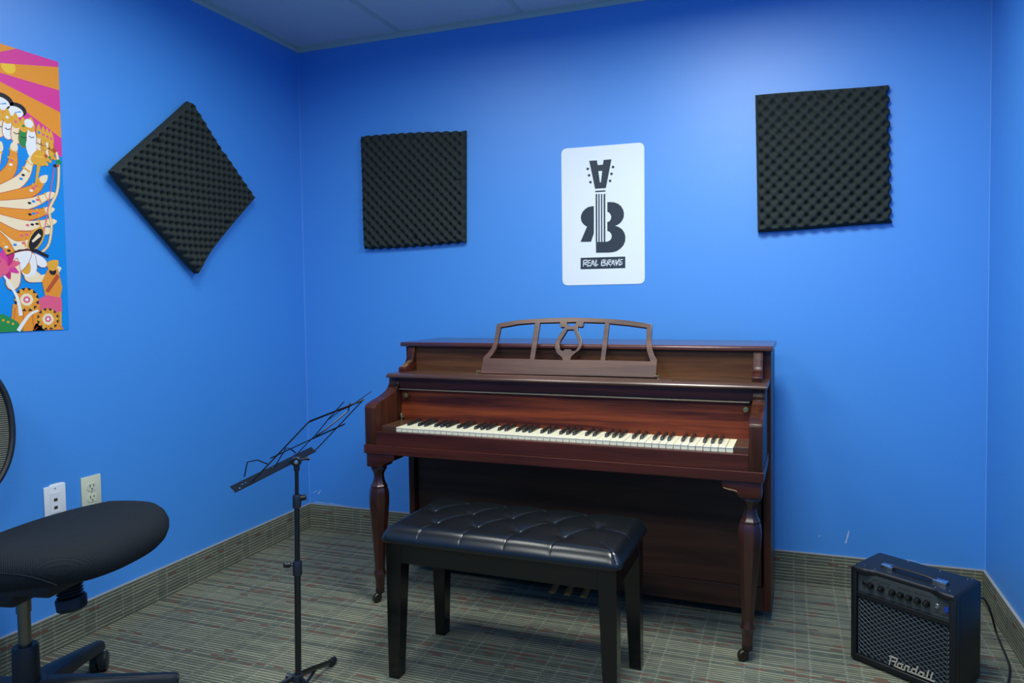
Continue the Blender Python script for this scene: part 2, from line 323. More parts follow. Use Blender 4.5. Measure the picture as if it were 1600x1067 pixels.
# ceiling light fixtures (lamp itself is at the top of the script)
M_white = mat('white enamel', srgb(225, 228, 228), 0.4)
for k_, ((lx_, ly_), w_) in enumerate(LIGHTS):
    t = thing('ceiling_light', ['recessed square ceiling light over the right end of the piano', 'recessed square ceiling light over the left end of the piano', 'recessed square ceiling light behind the camera, right', 'recessed square ceiling light behind the camera, left'][k_], 'ceiling light', (lx_, ly_, RH))
    bm = bmesh.new()
    for sx in (-1, 1): box(bm, sx*0.285-0.012, sx*0.285+0.012, -0.295, 0.295, -0.012, 0.0, 0.002, 1)
    for sy in (-1, 1): box(bm, -0.273, 0.273, sy*0.283-0.012, sy*0.283+0.012, -0.012, 0.0, 0.002, 1)
    obj('frame', bm, M_white, t)
# carpet baseboards with a worn lighter top edge
BH = 0.1206
def baseboard(name, a, mm, e):
    o = struct(name, mk(a), mm); b = obj('edge_trim', mk(e), M_edge, o)
baseboard('baseboard_back', (0.009, RW-0.009, -0.009, 0, 0, BH-0.004), M_cb_b, (0.009, RW-0.009, -0.0095, 0, BH-0.004, BH))
baseboard('baseboard_left', (0, 0.009, -RD, 0, 0, BH-0.004), M_cb_s, (0, 0.0095, -RD, 0, BH-0.004, BH))
baseboard('baseboard_right', (RW-0.009, RW, -RD, 0, 0, BH-0.004), M_cb_s, (RW-0.0095, RW, -RD, 0, BH-0.004, BH))
# ------------------------------------------------------------------ foam tiles
def foam(name, corners, to3, label, seed, period=0.0465, curl=None, cut=''):
    """corners TL,TR,BR,BL in wall coordinates; to3(u,v,h) puts a point h off the wall"""
    rnd = random.Random(seed); n = 118
    ph = [rnd.uniform(0, 6.28) for _ in range(8)]
    TL, TR, BR, BL = [Vector(c) for c in corners]
    W_ = (TR-TL).length; H_ = (TL-BL).length
    bm = bmesh.new(); g = []; gb = []
    for j in range(n+1):
        row = []; rb = []
        for i in range(n+1):
            s, t = i/n, j/n
            p = (TL*(1-s)+TR*s)*(1-t)+(BL*(1-s)+BR*s)*t
            ex = min(s, 1-s)*W_; et = min(t, 1-t)*H_
            U_, V_ = s*W_, t*H_
            wavy = math.cos(2*PI*U_/period+ph[0])*math.cos(2*PI*V_/period+ph[1])
            h = 0.028+0.0115*(1-2*((1-wavy)/2)**2.2)
            # cut edge: surface pulls in with the wave, the bulge pushes sideways
            push = 0.0038
            side = ('l' if s < .5 else 'r'); vert = ('t' if t < .5 else 'b')
            if ex < 0.012 and side not in cut:
                k = 1-ex/0.012; d = (-1 if s < .5 else 1)*push*math.cos(2*PI*V_/period+ph[1])*k*(1 if (math.cos(ph[0]+(0 if s < .5 else 2*PI*W_/period)) > 0) else -1)
                p = p+(TR-TL).normalized()*d
            if et < 0.012 and vert not in cut:
                k = 1-et/0.012; d = (-1 if t < .5 else 1)*push*math.cos(2*PI*U_/period+ph[0])*k
                p = p+(BL-TL).normalized()*d
            bend = 0.006*math.sin(PI*s*1.3+ph[2])*math.sin(PI*t*1.7+ph[3])+ (curl(s, t) if curl else 0)
            low = 0.006*math.sin(3.1*s+ph[4])*(1 if t < .5 else -1)*(abs(t-.5)*2)**6
            p = p+(BL-TL).normalized()*low
            edge = 1-0.45*math.exp(-(min(ex, et)/0.006)**2)
            # staple dimples near top and bottom centre
            for (a, b) in ((0.5, 0.055), (0.5+0.06*math.sin(ph[5]), 0.94), (0.96, 0.45)):
                d2 = ((s-a)*W_)**2+((t-b)*H_)**2; h -= 0.018*math.exp(-d2/0.00012)
            lift = max(0.0, bend)
            row.append(bm.verts.new(to3(p.x, p.y, max(0.006, h*edge+lift))))
            rb.append(bm.verts.new(to3(p.x, p.y, 0.001+max(0, lift*0.7))) if i in (0, n) or j in (0, n) else None)
        g.append(row); gb.append(rb)
    for j in range(n):
        for i in range(n): bm.faces.new((g[j][i], g[j][i+1], g[j+1][i+1], g[j+1][i]))
    for k in range(n):
        bm.faces.new((g[0][k], gb[0][k], gb[0][k+1], g[0][k+1])); bm.faces.new((g[n][k], g[n][k+1], gb[n][k+1], gb[n][k]))
        bm.faces.new((g[k][0], g[k+1][0], gb[k+1][0], gb[k][0])); bm.faces.new((g[k][n], gb[k][n], gb[k+1][n], g[k+1][n]))
    bm.faces.new([gb[0][k] for k in range(n+1)]+[gb[k][n] for k in range(1, n+1)]+[gb[n][k] for k in range(n-1, -1, -1)]+[gb[k][0] for k in range(n-1, 0, -1)])
    return tag(obj(name, bm, M_foam, smooth=60), label, 'acoustic foam', 'charcoal acoustic foam tiles on the walls')
onback = lambda u, v, h: (u, -h, v)
onleft = lambda u, v, h: (h, u, v)
foam('acoustic_foam_tile', [(0.364, 1.922), (0.912, 1.908), (0.902, 1.400), (0.370, 1.396)], onback, 'dark egg-crate foam square on the back wall left of the white sign', 3, cut='r')
foam('acoustic_foam_tile', [(2.173, 1.925), (2.648, 1.925), (2.660, 1.403), (2.182, 1.400)], onback, 'dark egg-crate foam square on the back wall right of the white sign above the amplifier', 5, cut='tlb')
foam('acoustic_foam_tile', [(-1.075, 1.611), (-0.702, 1.950), (-0.352, 1.612), (-0.701, 1.259)], onleft, 'dark egg-crate foam tile turned to a diamond on the left wall', 8,
     curl=lambda s, t: 0.020*max(0, 1-math.hypot(s, t)*2.2)+0.012*math.exp(-((t-1)**2+(s)**2)*30)+0.013*math.exp(-s*9)+0.006*math.exp(-t*9), period=0.041, cut='tl')
# ------------------------------------------------------------------ white logo sign
M_sign = mat('white poster board', srgb(232, 240, 244), 0.5, spec=0.4)
M_ink = mat('printed black', srgb(44, 56, 66), 0.5, spec=0.4)
def rounded(c, r, n=8):
    out = []; k = len(c); C_ = [Vector(p) for p in c]
    for i in range(k):
        p, a, b = C_[i], C_[i-1], C_[(i+1) % k]; da = (a-p).normalized()*r; db = (b-p).normalized()*r
        for j in range(n+1):
            t = j/n; out.append(tuple((p+da)*(1-t)**2+p*2*t*(1-t)+(p+db)*t*t))
    return out
bm = bmesh.new(); B = Matrix(((1, 0, 0, 0), (0, 0, -1, 0), (0, 1, 0, 0), (0, 0, 0, 1)))    # XY -> XZ, +z of shape -> -y
at = lambda d: Matrix.Translation((0, -d, 0)) @ B
shape(bm, [rounded([(1.3625, 1.7905), (1.7265, 1.7885), (1.7246, 1.1988), (1.3608, 1.1977)], 0.026)], 0.002, 0, at(0.0012))
for lp in (L_A, L_nut, L_R, L_B, L_banner): shape(bm, lp, 0.0003, 1, at(0.0023))
for s_ in L_strings: shape(bm, [s_], 0.0003, 1, at(0.0023))
for p in L_pegs: shape(bm, [circle(p[0], p[1], 0.0058)], 0.0003, 1, at(0.0023))
for st in L_letters:
    for a, b in zip(st, st[1:]): shape(bm, [ribbon([a, b], 0.0050, 0.0038)], 0.0002, 0, at(0.0026))
    for p in st: shape(bm, [circle(p[0], p[1], 0.0021, 8)], 0.0002, 0, at(0.0026))
tag(obj('logo_sign', bm, [M_sign, M_ink]), 'white rounded wall sign with a black guitar shaped letter logo', 'sign')
# ------------------------------------------------------------------ colourful poster on the left wall (generic ornamental art)
PAL = dict(pink=(222, 62, 150), orange=(238, 150, 44), yellow=(246, 200, 50), blue=(12, 140, 222), cream=(248, 226, 186), white=(240, 240, 236),
           gold=(232, 170, 52), black=(34, 28, 34), rose=(232, 96, 130), green=(40, 140, 70), rust=(190, 84, 40), deep=(196, 40, 110))
PN = list(PAL); PM = [mat('poster ink '+k, srgb(*PAL[k]), 0.45, spec=0.4) for k in PN]
bm = bmesh.new()
# s runs from the poster's right edge to the left (y = -1.218 - s)
A_ = Matrix(((0, 0, 1, 0), (-1, 0, 0, -1.218), (0, 1, 0, 0), (0, 0, 0, 1)))
lay = [0]
def ink(loop, c, l=None):
    l = lay[0] if l is None else l
    shape(bm, [loop], 0.0, PN.index(c), Matrix.Translation((0.0014+0.00006*l, 0, 0)) @ A_)
PW, PZ0, PZ1 = 0.61, 1.058, 1.948
shape(bm, [[(0, PZ0), (0, PZ1), (PW, PZ1), (PW, PZ0)]], 0.001, PN.index('blue'), Matrix.Translation((0.0008, 0, 0)) @ A_)
def clip(poly):
    for ax, lim, sg in ((0, 0, 1), (0, PW, -1), (1, 1.60, 1), (1, PZ1, -1)):
        out = []
        for i in range(len(poly)):
            a, b = poly[i-1], poly[i]; ia, ib = (a[ax]-lim)*sg >= 0, (b[ax]-lim)*sg >= 0
            if ia != ib:
                t = (lim-a[ax])/(b[ax]-a[ax]); out.append((a[0]+t*(b[0]-a[0]), a[1]+t*(b[1]-a[1])))
            if ib: out.append(b)
        poly = out
        if not poly: return poly
    return poly
lay[0] = 1; ink([(0, 1.60), (0, PZ1), (PW, PZ1), (PW, 1.60)], 'orange'); lay[0] = 2
FX, FZ = 0.30, 1.860
angs = [math.atan2(z-FZ, FX-s) for s, z in ((0.133, 1.948), (0, 1.9312), (0, 1.8548), (0, 1.7822), (0, 1.6972), (0, 1.600))]
edges = [math.radians(d) for d in (150, 128, 105, 84, 62, 45)]+angs+[math.radians(d) for d in (-52, -75, -95, -118, -140)]
for i in range(1, len(edges)-1, 2):
    a0, a1 = edges[i], edges[i+1] if i+1 < len(edges) else edges[i]-0.2
for (a0, a1) in ((angs[0], angs[1]), (angs[2], angs[3]), (angs[4], angs[5]), (math.radians(60), math.radians(82)), (math.radians(106), math.radians(128)), (math.radians(150), math.radians(176)), (math.radians(-60), math.radians(-85)), (math.radians(-112), math.radians(-140))):
    p = clip([(FX, FZ), (FX-2*math.cos(a0), FZ+2*math.sin(a0)), (FX-2*math.cos(a1), FZ+2*math.sin(a1))])
    if len(p) > 2: ink(p, 'pink')
ink(circle(FX-0.14, 1.885, 0.022, 20), 'yellow', 1.5)
lay[0] = 3; ink([(0, 1.600), (0, 1.634), (0.03, 1.648), (0.07, 1.654), (0.13, 1.66), (0.22, 1.69), (PW, 1.69), (PW, 1.600)], 'blue')
def drop(cx, cz, r, h, ang=0, n=16):
    ca, sa = math.cos(ang), math.sin(ang); o = []
    for i in range(n):
        t = 2*PI*i/n; x_, z_ = r*math.sin(t)*(0.55+0.45*math.cos(t/1.0)), h*math.cos(t)
        x_ = r*math.sin(t)*(1-0.45*math.cos(t)); o.append((cx+x_*ca-z_*sa, cz+x_*sa+z_*ca))
    return o
def swoop(pts, w0, w1, c, l): ink(ribbon([tuple(v) for v in smoothpath([Vector(p) for p in pts], 6)], w0, w1), c, l)
rn = random.Random(4)
# dark-edged pale clouds at the upper left
for (s, z, r) in ((0.185, 1.772, 0.036), (0.140, 1.757, 0.030), (0.24, 1.79, 0.05)):
    ink(circle(s, z, r, 20, r*0.72), 'black', 4); ink(circle(s+0.006, z-0.008, r*0.86, 20, r*0.56), 'white', 5)
    ink(ribbon([(s-r*.4, z-.004), (s+r*.3, z-.012)], 0.004, 0.001), 'blue', 6)
# a row of plume shapes with jewelled tops
for i, (s, z, c) in enumerate([(0.195, 1.70, 'cream'), (0.170, 1.698, 'white'), (0.145, 1.690, 'cream'), (0.122, 1.682, 'green'), (0.098, 1.688, 'white'), (0.074, 1.672, 'cream'), (0.060, 1.668, 'gold'), (0.047, 1.664, 'cream'), (0.035, 1.660, 'gold')]):
    ink(drop(s, z, 0.0165 if s > .09 else .010, 0.042), 'rust', 6+i*0.4); ink(drop(s, z-0.002, 0.0145 if s > .09 else .008, 0.038), c, 6.2+i*0.4)
    ink(drop(s, z+0.032, 0.012 if s > .09 else .008, 0.024), 'gold', 10+i*0.2); ink(circle(s, z+0.028, 0.0045, 10), rn.choice(['rose', 'blue', 'white', 'green']), 12.2)
    ink(ribbon([(s-.008, z-.006), (s, z-.010), (s+.008, z-.006)], 0.0026), 'black', 12.3)
ink(circle(0.105, 1.722, 0.014, 18), 'white', 12.5); ink(drop(0.100, 1.640, 0.016, -0.034), 'white', 12.6)
# ribbons fanning out from the left with gold bands
fan = [((0.26, 1.46), (0.17, 1.56), (0.155, 1.63)), ((0.26, 1.45), (0.14, 1.535), (0.105, 1.600)), ((0.26, 1.44), (0.11, 1.505), (0.072, 1.545)),
       ((0.26, 1.43), (0.12, 1.465), (0.055, 1.498)), ((0.26, 1.42), (0.12, 1.430), (0.060, 1.450)), ((0.26, 1.41), (0.13, 1.395), (0.055, 1.413)),
       ((0.26, 1.40), (0.15, 1.360), (0.070, 1.382)), ((0.26, 1.39), (0.17, 1.330), (0.105, 1.348)), ((0.26, 1.38), (0.20, 1.34), (0.165, 1.285)), ((0.27, 1.5), (0.22, 1.56), (0.20, 1.62))]
for i, f in enumerate(fan):
    swoop(f, 0.052, 0.020, 'rust', 14+i*0.8); swoop(f, 0.048, 0.017, 'cream' if i % 2 else 'orange', 14.2+i*0.8)
    e = Vector(f[2]); d = (e-Vector(f[1])).normalized(); nn = Vector((-d.y, d.x))
    for k in (0.004, 0.030): ink(ribbon([tuple(e-d*k+nn*.013), tuple(e-d*k-nn*.013)], 0.006), 'gold', 14.5+i*0.8)
    ink(drop(e.x+d.x*.012, e.y+d.y*.012, 0.011, 0.017, math.atan2(d.y, d.x)-PI/2), 'cream', 14.6+i*0.8)
    for q in range(3):
        p = Vector(f[1]).lerp(e, 0.1+0.2*q); ink(circle(p.x, p.y, 0.006, 8, 0.004), rn.choice(['blue', 'black', 'rose', 'gold', 'white']), 14.7+i*0.8)
# gold club, bow and dark oval
ink(drop(0.078, 1.618, 0.024, 0.026), 'gold', 24); ink(ribbon([(0.066, 1.622), (0.092, 1.622)], 0.004), 'yellow', 24.2); ink(ribbon([(0.078, 1.60), (0.092, 1.528)], 0.012, 0.005), 'gold', 23.9)
swoop([(0.020, 1.648), (0.014, 1.600), (0.022, 1.52), (0.050, 1.455), (0.046, 1.40), (0.058, 1.34), (0.085, 1.310)], 0.010, 0.008, 'gold', 24.3)
swoop([(0.020, 1.648), (0.014, 1.600), (0.022, 1.52), (0.050, 1.455), (0.046, 1.40), (0.058, 1.34), (0.085, 1.310)], 0.006, 0.004, 'cream', 24.4)
ink(ribbon([(0.028, 1.60), (0.075, 1.36)], 0.003), 'rose', 24.1)
for q in range(14): ink(circle(0.012+rn.random()*.05, 1.60+rn.random()*.055, 0.004+rn.random()*.005, 8), rn.choice(['black', 'gold', 'gold', 'green', 'rust']), 24.6+q*.02)
def oval(cx, cz, a, b, ang, n=20):
    return [(cx+a*math.cos(t)*math.cos(ang)-b*math.sin(t)*math.sin(ang), cz+a*math.cos(t)*math.sin(ang)+b*math.sin(t)*math.cos(ang)) for t in [2*PI*i/n for i in range(n)]]
ink(oval(0.098, 1.355, 0.045, 0.021, -1.05), 'gold', 25); ink(oval(0.098, 1.355, 0.039, 0.016, -1.05), 'black', 25.1); ink(ribbon([(0.085, 1.37), (0.11, 1.345)], 0.012, .006), 'cream', 25.2)
# white and cream leaf swirls
for (s, z, r, h, a, c) in ((0.15, 1.285, 0.026, 0.045, 0.9, 'white'), (0.12, 1.270, 0.022, 0.040, 0.3, 'white'), (0.095, 1.290, 0.014, 0.034, -0.9, 'white'), (0.17, 1.24, 0.02, 0.05, 0.2, 'cream'), (0.11, 1.235, 0.02, 0.03, 1.8, 'cream'), (0.13, 1.26, 0.012, 0.02, 0.4, 'gold')):
    ink(drop(s, z, r*1.08, h*1.05, a), 'rust', 26+s*3); ink(drop(s, z, r, h, a), c, 26.05+s*3)
ink(ribbon([(0.06, 1.300), (0.10, 1.318), (0.15, 1.312), (0.19, 1.290)], 0.010, 0.014), 'black', 25.9)
for k in range(9): ink(drop(0.200+0.026*math.sin(k*0.7-2.8), 1.268+0.022*math.cos(k*0.7-2.8), 0.012, 0.026, -(k*0.7-2.8)), ['deep', 'pink', 'rose'][k % 3], 27+k*.05)
ink(drop(0.200, 1.262, 0.014, 0.024), 'rose', 27.8)
# draped orange and rose column by the right edge
swoop([(0.03, 1.272), (0.058, 1.235), (0.12, 1.225)], 0.030, 0.020, 'cream', 27.2)
ink([(0.018, 1.20), (0.030, 1.262), (0.062, 1.262), (0.085, 1.22), (0.075, 1.165), (0.028, 1.160)], 'orange', 27.3)
ink([(0.022, 1.165), (0.070, 1.175), (0.100, 1.16), (0.090, 1.115), (0.022, 1.120)], 'rose', 27.4); ink([(0.024, 1.122), (0.094, 1.126), (0.10, 1.062), (0.026, 1.062)], 'gold', 27.35)
ink(drop(0.045, 1.275, 0.016, 0.022, 0.9), 'gold', 27.5); ink(circle(0.048, 1.252, 0.012, 12), 'black', 27.45); ink(ribbon([(0.030, 1.24), (0.07, 1.185)], 0.014, 0.012), 'rust', 27.55)
for k in range(5): ink(ribbon([(0.034+k*.013, 1.118), (0.032+k*.015, 1.066)], 0.002), 'rust', 27.6)
# two jewelled rosettes at the bottom
for (cx, cz, R) in ((0.135, 1.160, 0.036), (0.070, 1.096, 0.034)):
    ink([(cx-R*1.5, 1.060), (cx-R*1.1, cz-R*.4), (cx, cz-R*.2), (cx+R*1.2, cz-R*.4), (cx+R*1.5, 1.060)], 'orange', 28)
    ink(circle(cx, cz, R*1.05, 20), 'black', 28.2)
    for k in range(12): ink(drop(cx+R*.72*math.sin(k*PI/6), cz+R*.72*math.cos(k*PI/6), R*.22, R*.36, -k*PI/6), 'gold' if k % 2 else 'orange', 28.3+k*.01)
    ink(circle(cx, cz, R*.55, 18), 'cream', 28.5); ink(circle(cx, cz, R*.30, 14), 'rose', 28.6); ink(circle(cx, cz, R*.14, 10), 'white', 28.7)
    for k in range(4): ink(ribbon([(cx-R*1.1+k*R*.7, cz-R*.7), (cx-R*1.4+k*R*.9, 1.062)], 0.002), 'rust', 28.1)
swoop([(0.20, 1.235), (0.165, 1.17), (0.155, 1.11)], 0.006, 0.012, 'white', 28.8); swoop([(0.10, 1.125), (0.13, 1.11), (0.165, 1.062)], 0.006, 0.012, 'white', 28.9)
ink([(0.150, 1.060), (0.165, 1.090), (0.205, 1.115), (0.25, 1.12), (0.25, 1.060)], 'green', 28.75)
for k in range(5): ink(circle(0.18+0.014*k, 1.085+0.006*(k % 3), 0.004, 8), 'gold', 28.85)
tag(obj('wall_poster', bm, PM), 'colourful poster with pink and orange rays over gold swirls on blue, left wall', 'poster')
# ------------------------------------------------------------------ wall plates
M_plw = mat('white plastic plate', srgb(226, 232, 236), 0.35); M_pli = mat('ivory plastic plate', srgb(206, 210, 186), 0.35)
M_slot = mat('dark slot', srgb(50, 44, 34), 0.7); M_screw = mat('painted screw', srgb(150, 165, 150), 0.4, metal=0.5)
def plate(yc, zc, mp, label, cat, name):
    t = thing(name, label, cat, (0.0, yc, zc))
    bm = bmesh.new()
    box(bm, 0.0, 0.006, -0.036, 0.036, -0.057, 0.057, 0.0022, 2)
    obj('cover_plate', bm, mp, t, 40); return t
t = plate(-1.2905, 0.490, M_plw, 'white plastic phone and data jack plate on the left wall', 'wall plate', 'jack_plate')
bm = mk((0.005, 0.0075, -0.017, 0.017, -0.034, 0.034), bev=0.0006); obj('jack_insert', bm, M_plw, t)
bm = mk((0.0073, 0.0079, -0.006, 0.006, 0.004, 0.014)); obj('jack_socket', bm, M_slot, t)
bm = mk((0.0073, 0.0079, -0.006, 0.006, -0.022, -0.012)); obj('jack_socket', bm, M_slot, t)
bm = bmesh.new(); lathe(bm, [(0, 0.0074), (0.0022, 0.0072), (0.0025, 0.0055)], n=10, mtx=Matrix.Translation((0, 0, 0.047)) @ Matrix.Rotation(PI/2, 4, 'Y')); obj('screw', bm, M_screw, t)
bm = bmesh.new(); shape(bm, [[(-0.020, 0.050), (-0.012, 0.0615), (0.010, 0.0625), (0.031, 0.060), (0.0375, 0.056), (0.0372, 0.040), (0.030, 0.050)]], 0.0008, 0, Matrix(((0, 0, 1, 0.0006), (1, 0, 0, 0), (0, 1, 0, 0), (0, 0, 0, 1))))
obj('paint_patch', bm, M_plw, t)
t = plate(-1.1635, 0.490, M_pli, 'ivory duplex power outlet on the left wall', 'power outlet', 'power_outlet')
for k, zc in enumerate((0.0195, -0.0195)):
    bm = bmesh.new(); shape(bm, [[(x_, z_) for x_, z_ in [(0.0175*math.cos(a), max(-0.0135, min(0.0135, 0.0175*math.sin(a)))) for a in [2*PI*i/28 for i in range(28)]]]], 0.0026, 0, Matrix(((0, 0, 1, 0.0066), (1, 0, 0, 0), (0, 1, 0, zc), (0, 0, 0, 1))), bev=0.0006)
    r_ = obj('receptacle', bm, M_pli, t, 30)
    bm = bmesh.new()
    box(bm, 0.0076, 0.0084, -0.0078, -0.0052, zc-0.001, zc+0.009); box(bm, 0.0076, 0.0084, 0.0052, 0.0078, zc+0.000, zc+0.008)
    lathe(bm, [(0.0, 0.0084), (0.0026, 0.0084), (0.0026, 0.0076)], n=12, mtx=Matrix.Translation((0, 0, zc-0.007)) @ Matrix.Rotation(PI/2, 4, 'Y'))
    obj('slots', bm, M_slot, r_)
bm = bmesh.new(); lathe(bm, [(0, 0.0078), (0.0022, 0.0074), (0.0026, 0.0055)], n=10, mtx=Matrix.Rotation(PI/2, 4, 'Y')); obj('screw', bm, M_screw, t)
# ------------------------------------------------------------------ piano
M_w_panel = wood('mahogany panel', srgb(58, 32, 20), srgb(104, 68, 38), 'x', 0.5, coat=0.0, spec=0.25)
M_w_fall = wood('mahogany fallboard', srgb(56, 16, 9), srgb(136, 62, 27), 'x', 0.45, coat=0.03, spec=0.25)
M_w_red = wood('mahogany edge', srgb(44, 17, 13), srgb(82, 36, 24), 'x', 0.32, coat=0.05, spec=0.35)
M_w_top = wood('mahogany lid', srgb(56, 26, 19), srgb(88, 46, 32), 'x', 0.22, coat=0.6)
M_w_shelf = wood('mahogany shelf', srgb(62, 40, 30), srgb(100, 70, 52), 'x', 0.33, coat=0.5)
M_w_desk = wood('mahogany music desk', srgb(58, 32, 25), srgb(102, 66, 50), 'x', 0.36, coat=0.35)
M_w_v = wood('mahogany upright grain', srgb(46, 22, 15), srgb(82, 43, 26), 'z', 0.36, coat=0.05, spec=0.3)
M_w_leg = wood('mahogany leg', srgb(36, 15, 11), srgb(64, 30, 21), 'z', 0.28, coat=0.4)
M_w_low = wood('dark lower panel', srgb(46, 26, 17), srgb(72, 45, 30), 'x', 0.5, coat=0.05, spec=0.3)
M_bare = wood('worn bare wood', srgb(120, 84, 56), srgb(178, 138, 98), 'x', 0.7, coat=0)
M_keyw = mat('key ivory', srgb(240, 236, 208), 0.25); M_keyb = mat('key black', srgb(34, 36, 38), 0.28)
M_brass = mat('aged brass', srgb(150, 142, 104), 0.35, metal=0.85); M_brass_d = mat('dull brass strip', srgb(170, 160, 130), 0.4, metal=0.8)
M_iron = mat('dark caster metal', srgb(58, 52, 44), 0.4, metal=0.7); M_bot = mat('black underside', srgb(10, 10, 11), 0.9)
P = thing('piano', 'dark mahogany spinet piano standing against the blue back wall', 'piano', (0.9127, -0.6607, 0), -0.0231)
# case
for s, (a, b) in (('left', (-0.115, -0.090)), ('right', (1.297, 1.322))):
    obj('side_panel', mk((a, b, 0.268, 0.555, 0.042, 0.9535), bev=0.002), M_w_v, P)
obj('lower_panel', mk((-0.083, 1.290, 0.287, 0.300, 0.120, 0.60), bev=0.0015), M_w_low, P)
obj('bottom_rail', mk((-0.090, 1.297, 0.276, 0.300, 0.042, 0.121), bev=0.0015), M_w_low, P)
obj('back_board', mk((-0.090, 1.297, 0.535, 0.552, 0.05, 0.953)), M_bot, P)
obj('bottom_board', mk((-0.090, 1.297, 0.300, 0.535, 0.055, 0.075)), M_bot, P)
bm = bmesh.new(); prism(bm, [(0.232, 0.956), (0.232, 0.966), (0.238, 0.9715), (0.558, 0.9715), (0.558, 0.954), (0.236, 0.954)], -0.120, 1.329, 'x', 0.0018)
obj('lid', bm, M_w_top, P, 30)
obj('upper_panel', mk((-0.056, 1.266, 0.250, 0.262, 0.855, 0.9535)), M_w_panel, P)
# upper scrolled cheeks
ck = [(0.262, 0.857), (0.166, 0.857), (0.165, 0.872), (0.172, 0.877), (0.186, 0.8805), (0.200, 0.8845), (0.212, 0.8905), (0.220, 0.899), (0.225, 0.910), (0.229, 0.925), (0.236, 0.940), (0.240, 0.9535), (0.262, 0.9535)]
for k_, (a, b) in enumerate(((-0.088, -0.056), (1.266, 1.298))):
    bm = bmesh.new(); prism(bm, ck, a, b, 'x', 0.0015); o_ = obj('scroll_cheek', bm, M_w_red, P, 35)
    if k_ == 0:   # worn patch on the left scroll
        bm = bmesh.new()
        rnw = random.Random(2); q = [(0.170, 0.8762), (0.186, 0.8805), (0.200, 0.8845), (0.212, 0.8905), (0.2205, 0.900)]
        for i in range(len(q)-1):
            (y0, z0), (y1, z1) = q[i], q[i+1]; l0, l1 = (-0.086+0.003*rnw.random(), -0.085+0.012*(i == 3)); r0 = -0.059-0.010*rnw.random()*(i > 1)
            d = 0.0006; vs_ = [bm.verts.new(v) for v in ((l0, y0-d, z0+d), (r0, y0-d, z0+d), (r0, y1-d, z1+d), (l1, y1-d, z1+d))]; bm.faces.new(vs_)
        bmesh.ops.solidify(bm, geom=bm.faces[:], thickness=0.0004); obj('worn_patch', bm, M_bare, o_, label='bare worn wood patch on the left scroll')
# shelf in front of the upper panel
bm = bmesh.new(); prism(bm, [(0.270, 0.8575), (0.112, 0.8575), (0.108, 0.8545), (0.103, 0.852), (0.099, 0.847), (0.100, 0.8425), (0.108, 0.840), (0.270, 0.840)], -0.104, 1.318, 'x', 0.0012)
obj('top_shelf', bm, M_w_shelf, P, 30)
obj('fallboard_rail', mk((-0.064, 1.270, 0.132, 0.150, 0.797, 0.8405), bev=0.001), M_w_red, P)
obj('hinge_strip', mk((-0.064, 1.262, 0.1275, 0.1335, 0.7925, 0.7965), bev=0.0008), M_brass_d, P)
bm = bmesh.new(); prism(bm, [(0.136, 0.662), (0.148, 0.791), (0.162, 0.791), (0.150, 0.662)], -0.0635, 1.2695, 'x', 0.001)
fb = obj('fallboard', bm, M_w_fall, P)
for xk in (-0.036, 1.2495):
    bm = bmesh.new(); lathe(bm, [(0.0055, 0), (0.0055, 0.006), (0.0095, 0.008), (0.0110, 0.013), (0.0088, 0.018), (0, 0.0195)], n=20, mtx=Matrix.Translation((xk, 0.147, 0.770)) @ Matrix.Rotation(PI/2, 4, 'X'))
    obj('knob', bm, M_brass, fb, 40)
bm = bmesh.new(); lathe(bm, [(0, .665), (0.003, 0.665), (0.003, 0.682), (0.0045, 0.684), (0.0045, 0.697), (0.003, 0.70), (0, 0.70)], c=(-0.054, 0.126), n=12); box(bm, -0.050, -0.044, 0.128, 0.134, 0.683, 0.690)
obj('fallboard_pivot', bm, M_brass, P, 30)
# arms
arm = [(0.268, 0.606), (-0.035, 0.606), (-0.035, 0.744), (-0.031, 0.7515), (-0.022, 0.757), (-0.005, 0.7625), (0.022, 0.768), (0.050, 0.7735), (0.080, 0.7815), (0.103, 0.7905), (0.118, 0.801), (0.127, 0.813), (0.131, 0.826), (0.133, 0.840), (0.268, 0.840)]
for a, b in ((-0.111, -0.0645), (1.2705, 1.311)):
    bm = bmesh.new(); prism(bm, arm, a, b, 'x', 0.0022); obj('arm', bm, M_w_v, P, 35)
obj('key_slip', mk((-0.0645, 1.2705, -0.034, -0.010, 0.6065, 0.657), bev=0.0015), M_w_red, P)
obj('key_bed', mk((-0.115, 1.315, -0.039, 0.268, 0.5735, 0.6065), bev=0.0015), M_w_red, P)
for a, b in ((-0.0635, -0.001), (1.2235, 1.2695)):
    cbk = obj('key_block', mk((a, b, 0.001, 0.137, 0.607, 0.6725), bev=0.0012), M_w_shelf, P)
    bm = bmesh.new(); lathe(bm, [(0, 0.6737), (0.004, 0.6735), (0.005, 0.672)], c=((a+b)/2+0.004, 0.085), n=14); obj('screw', bm, M_iron, cbk)
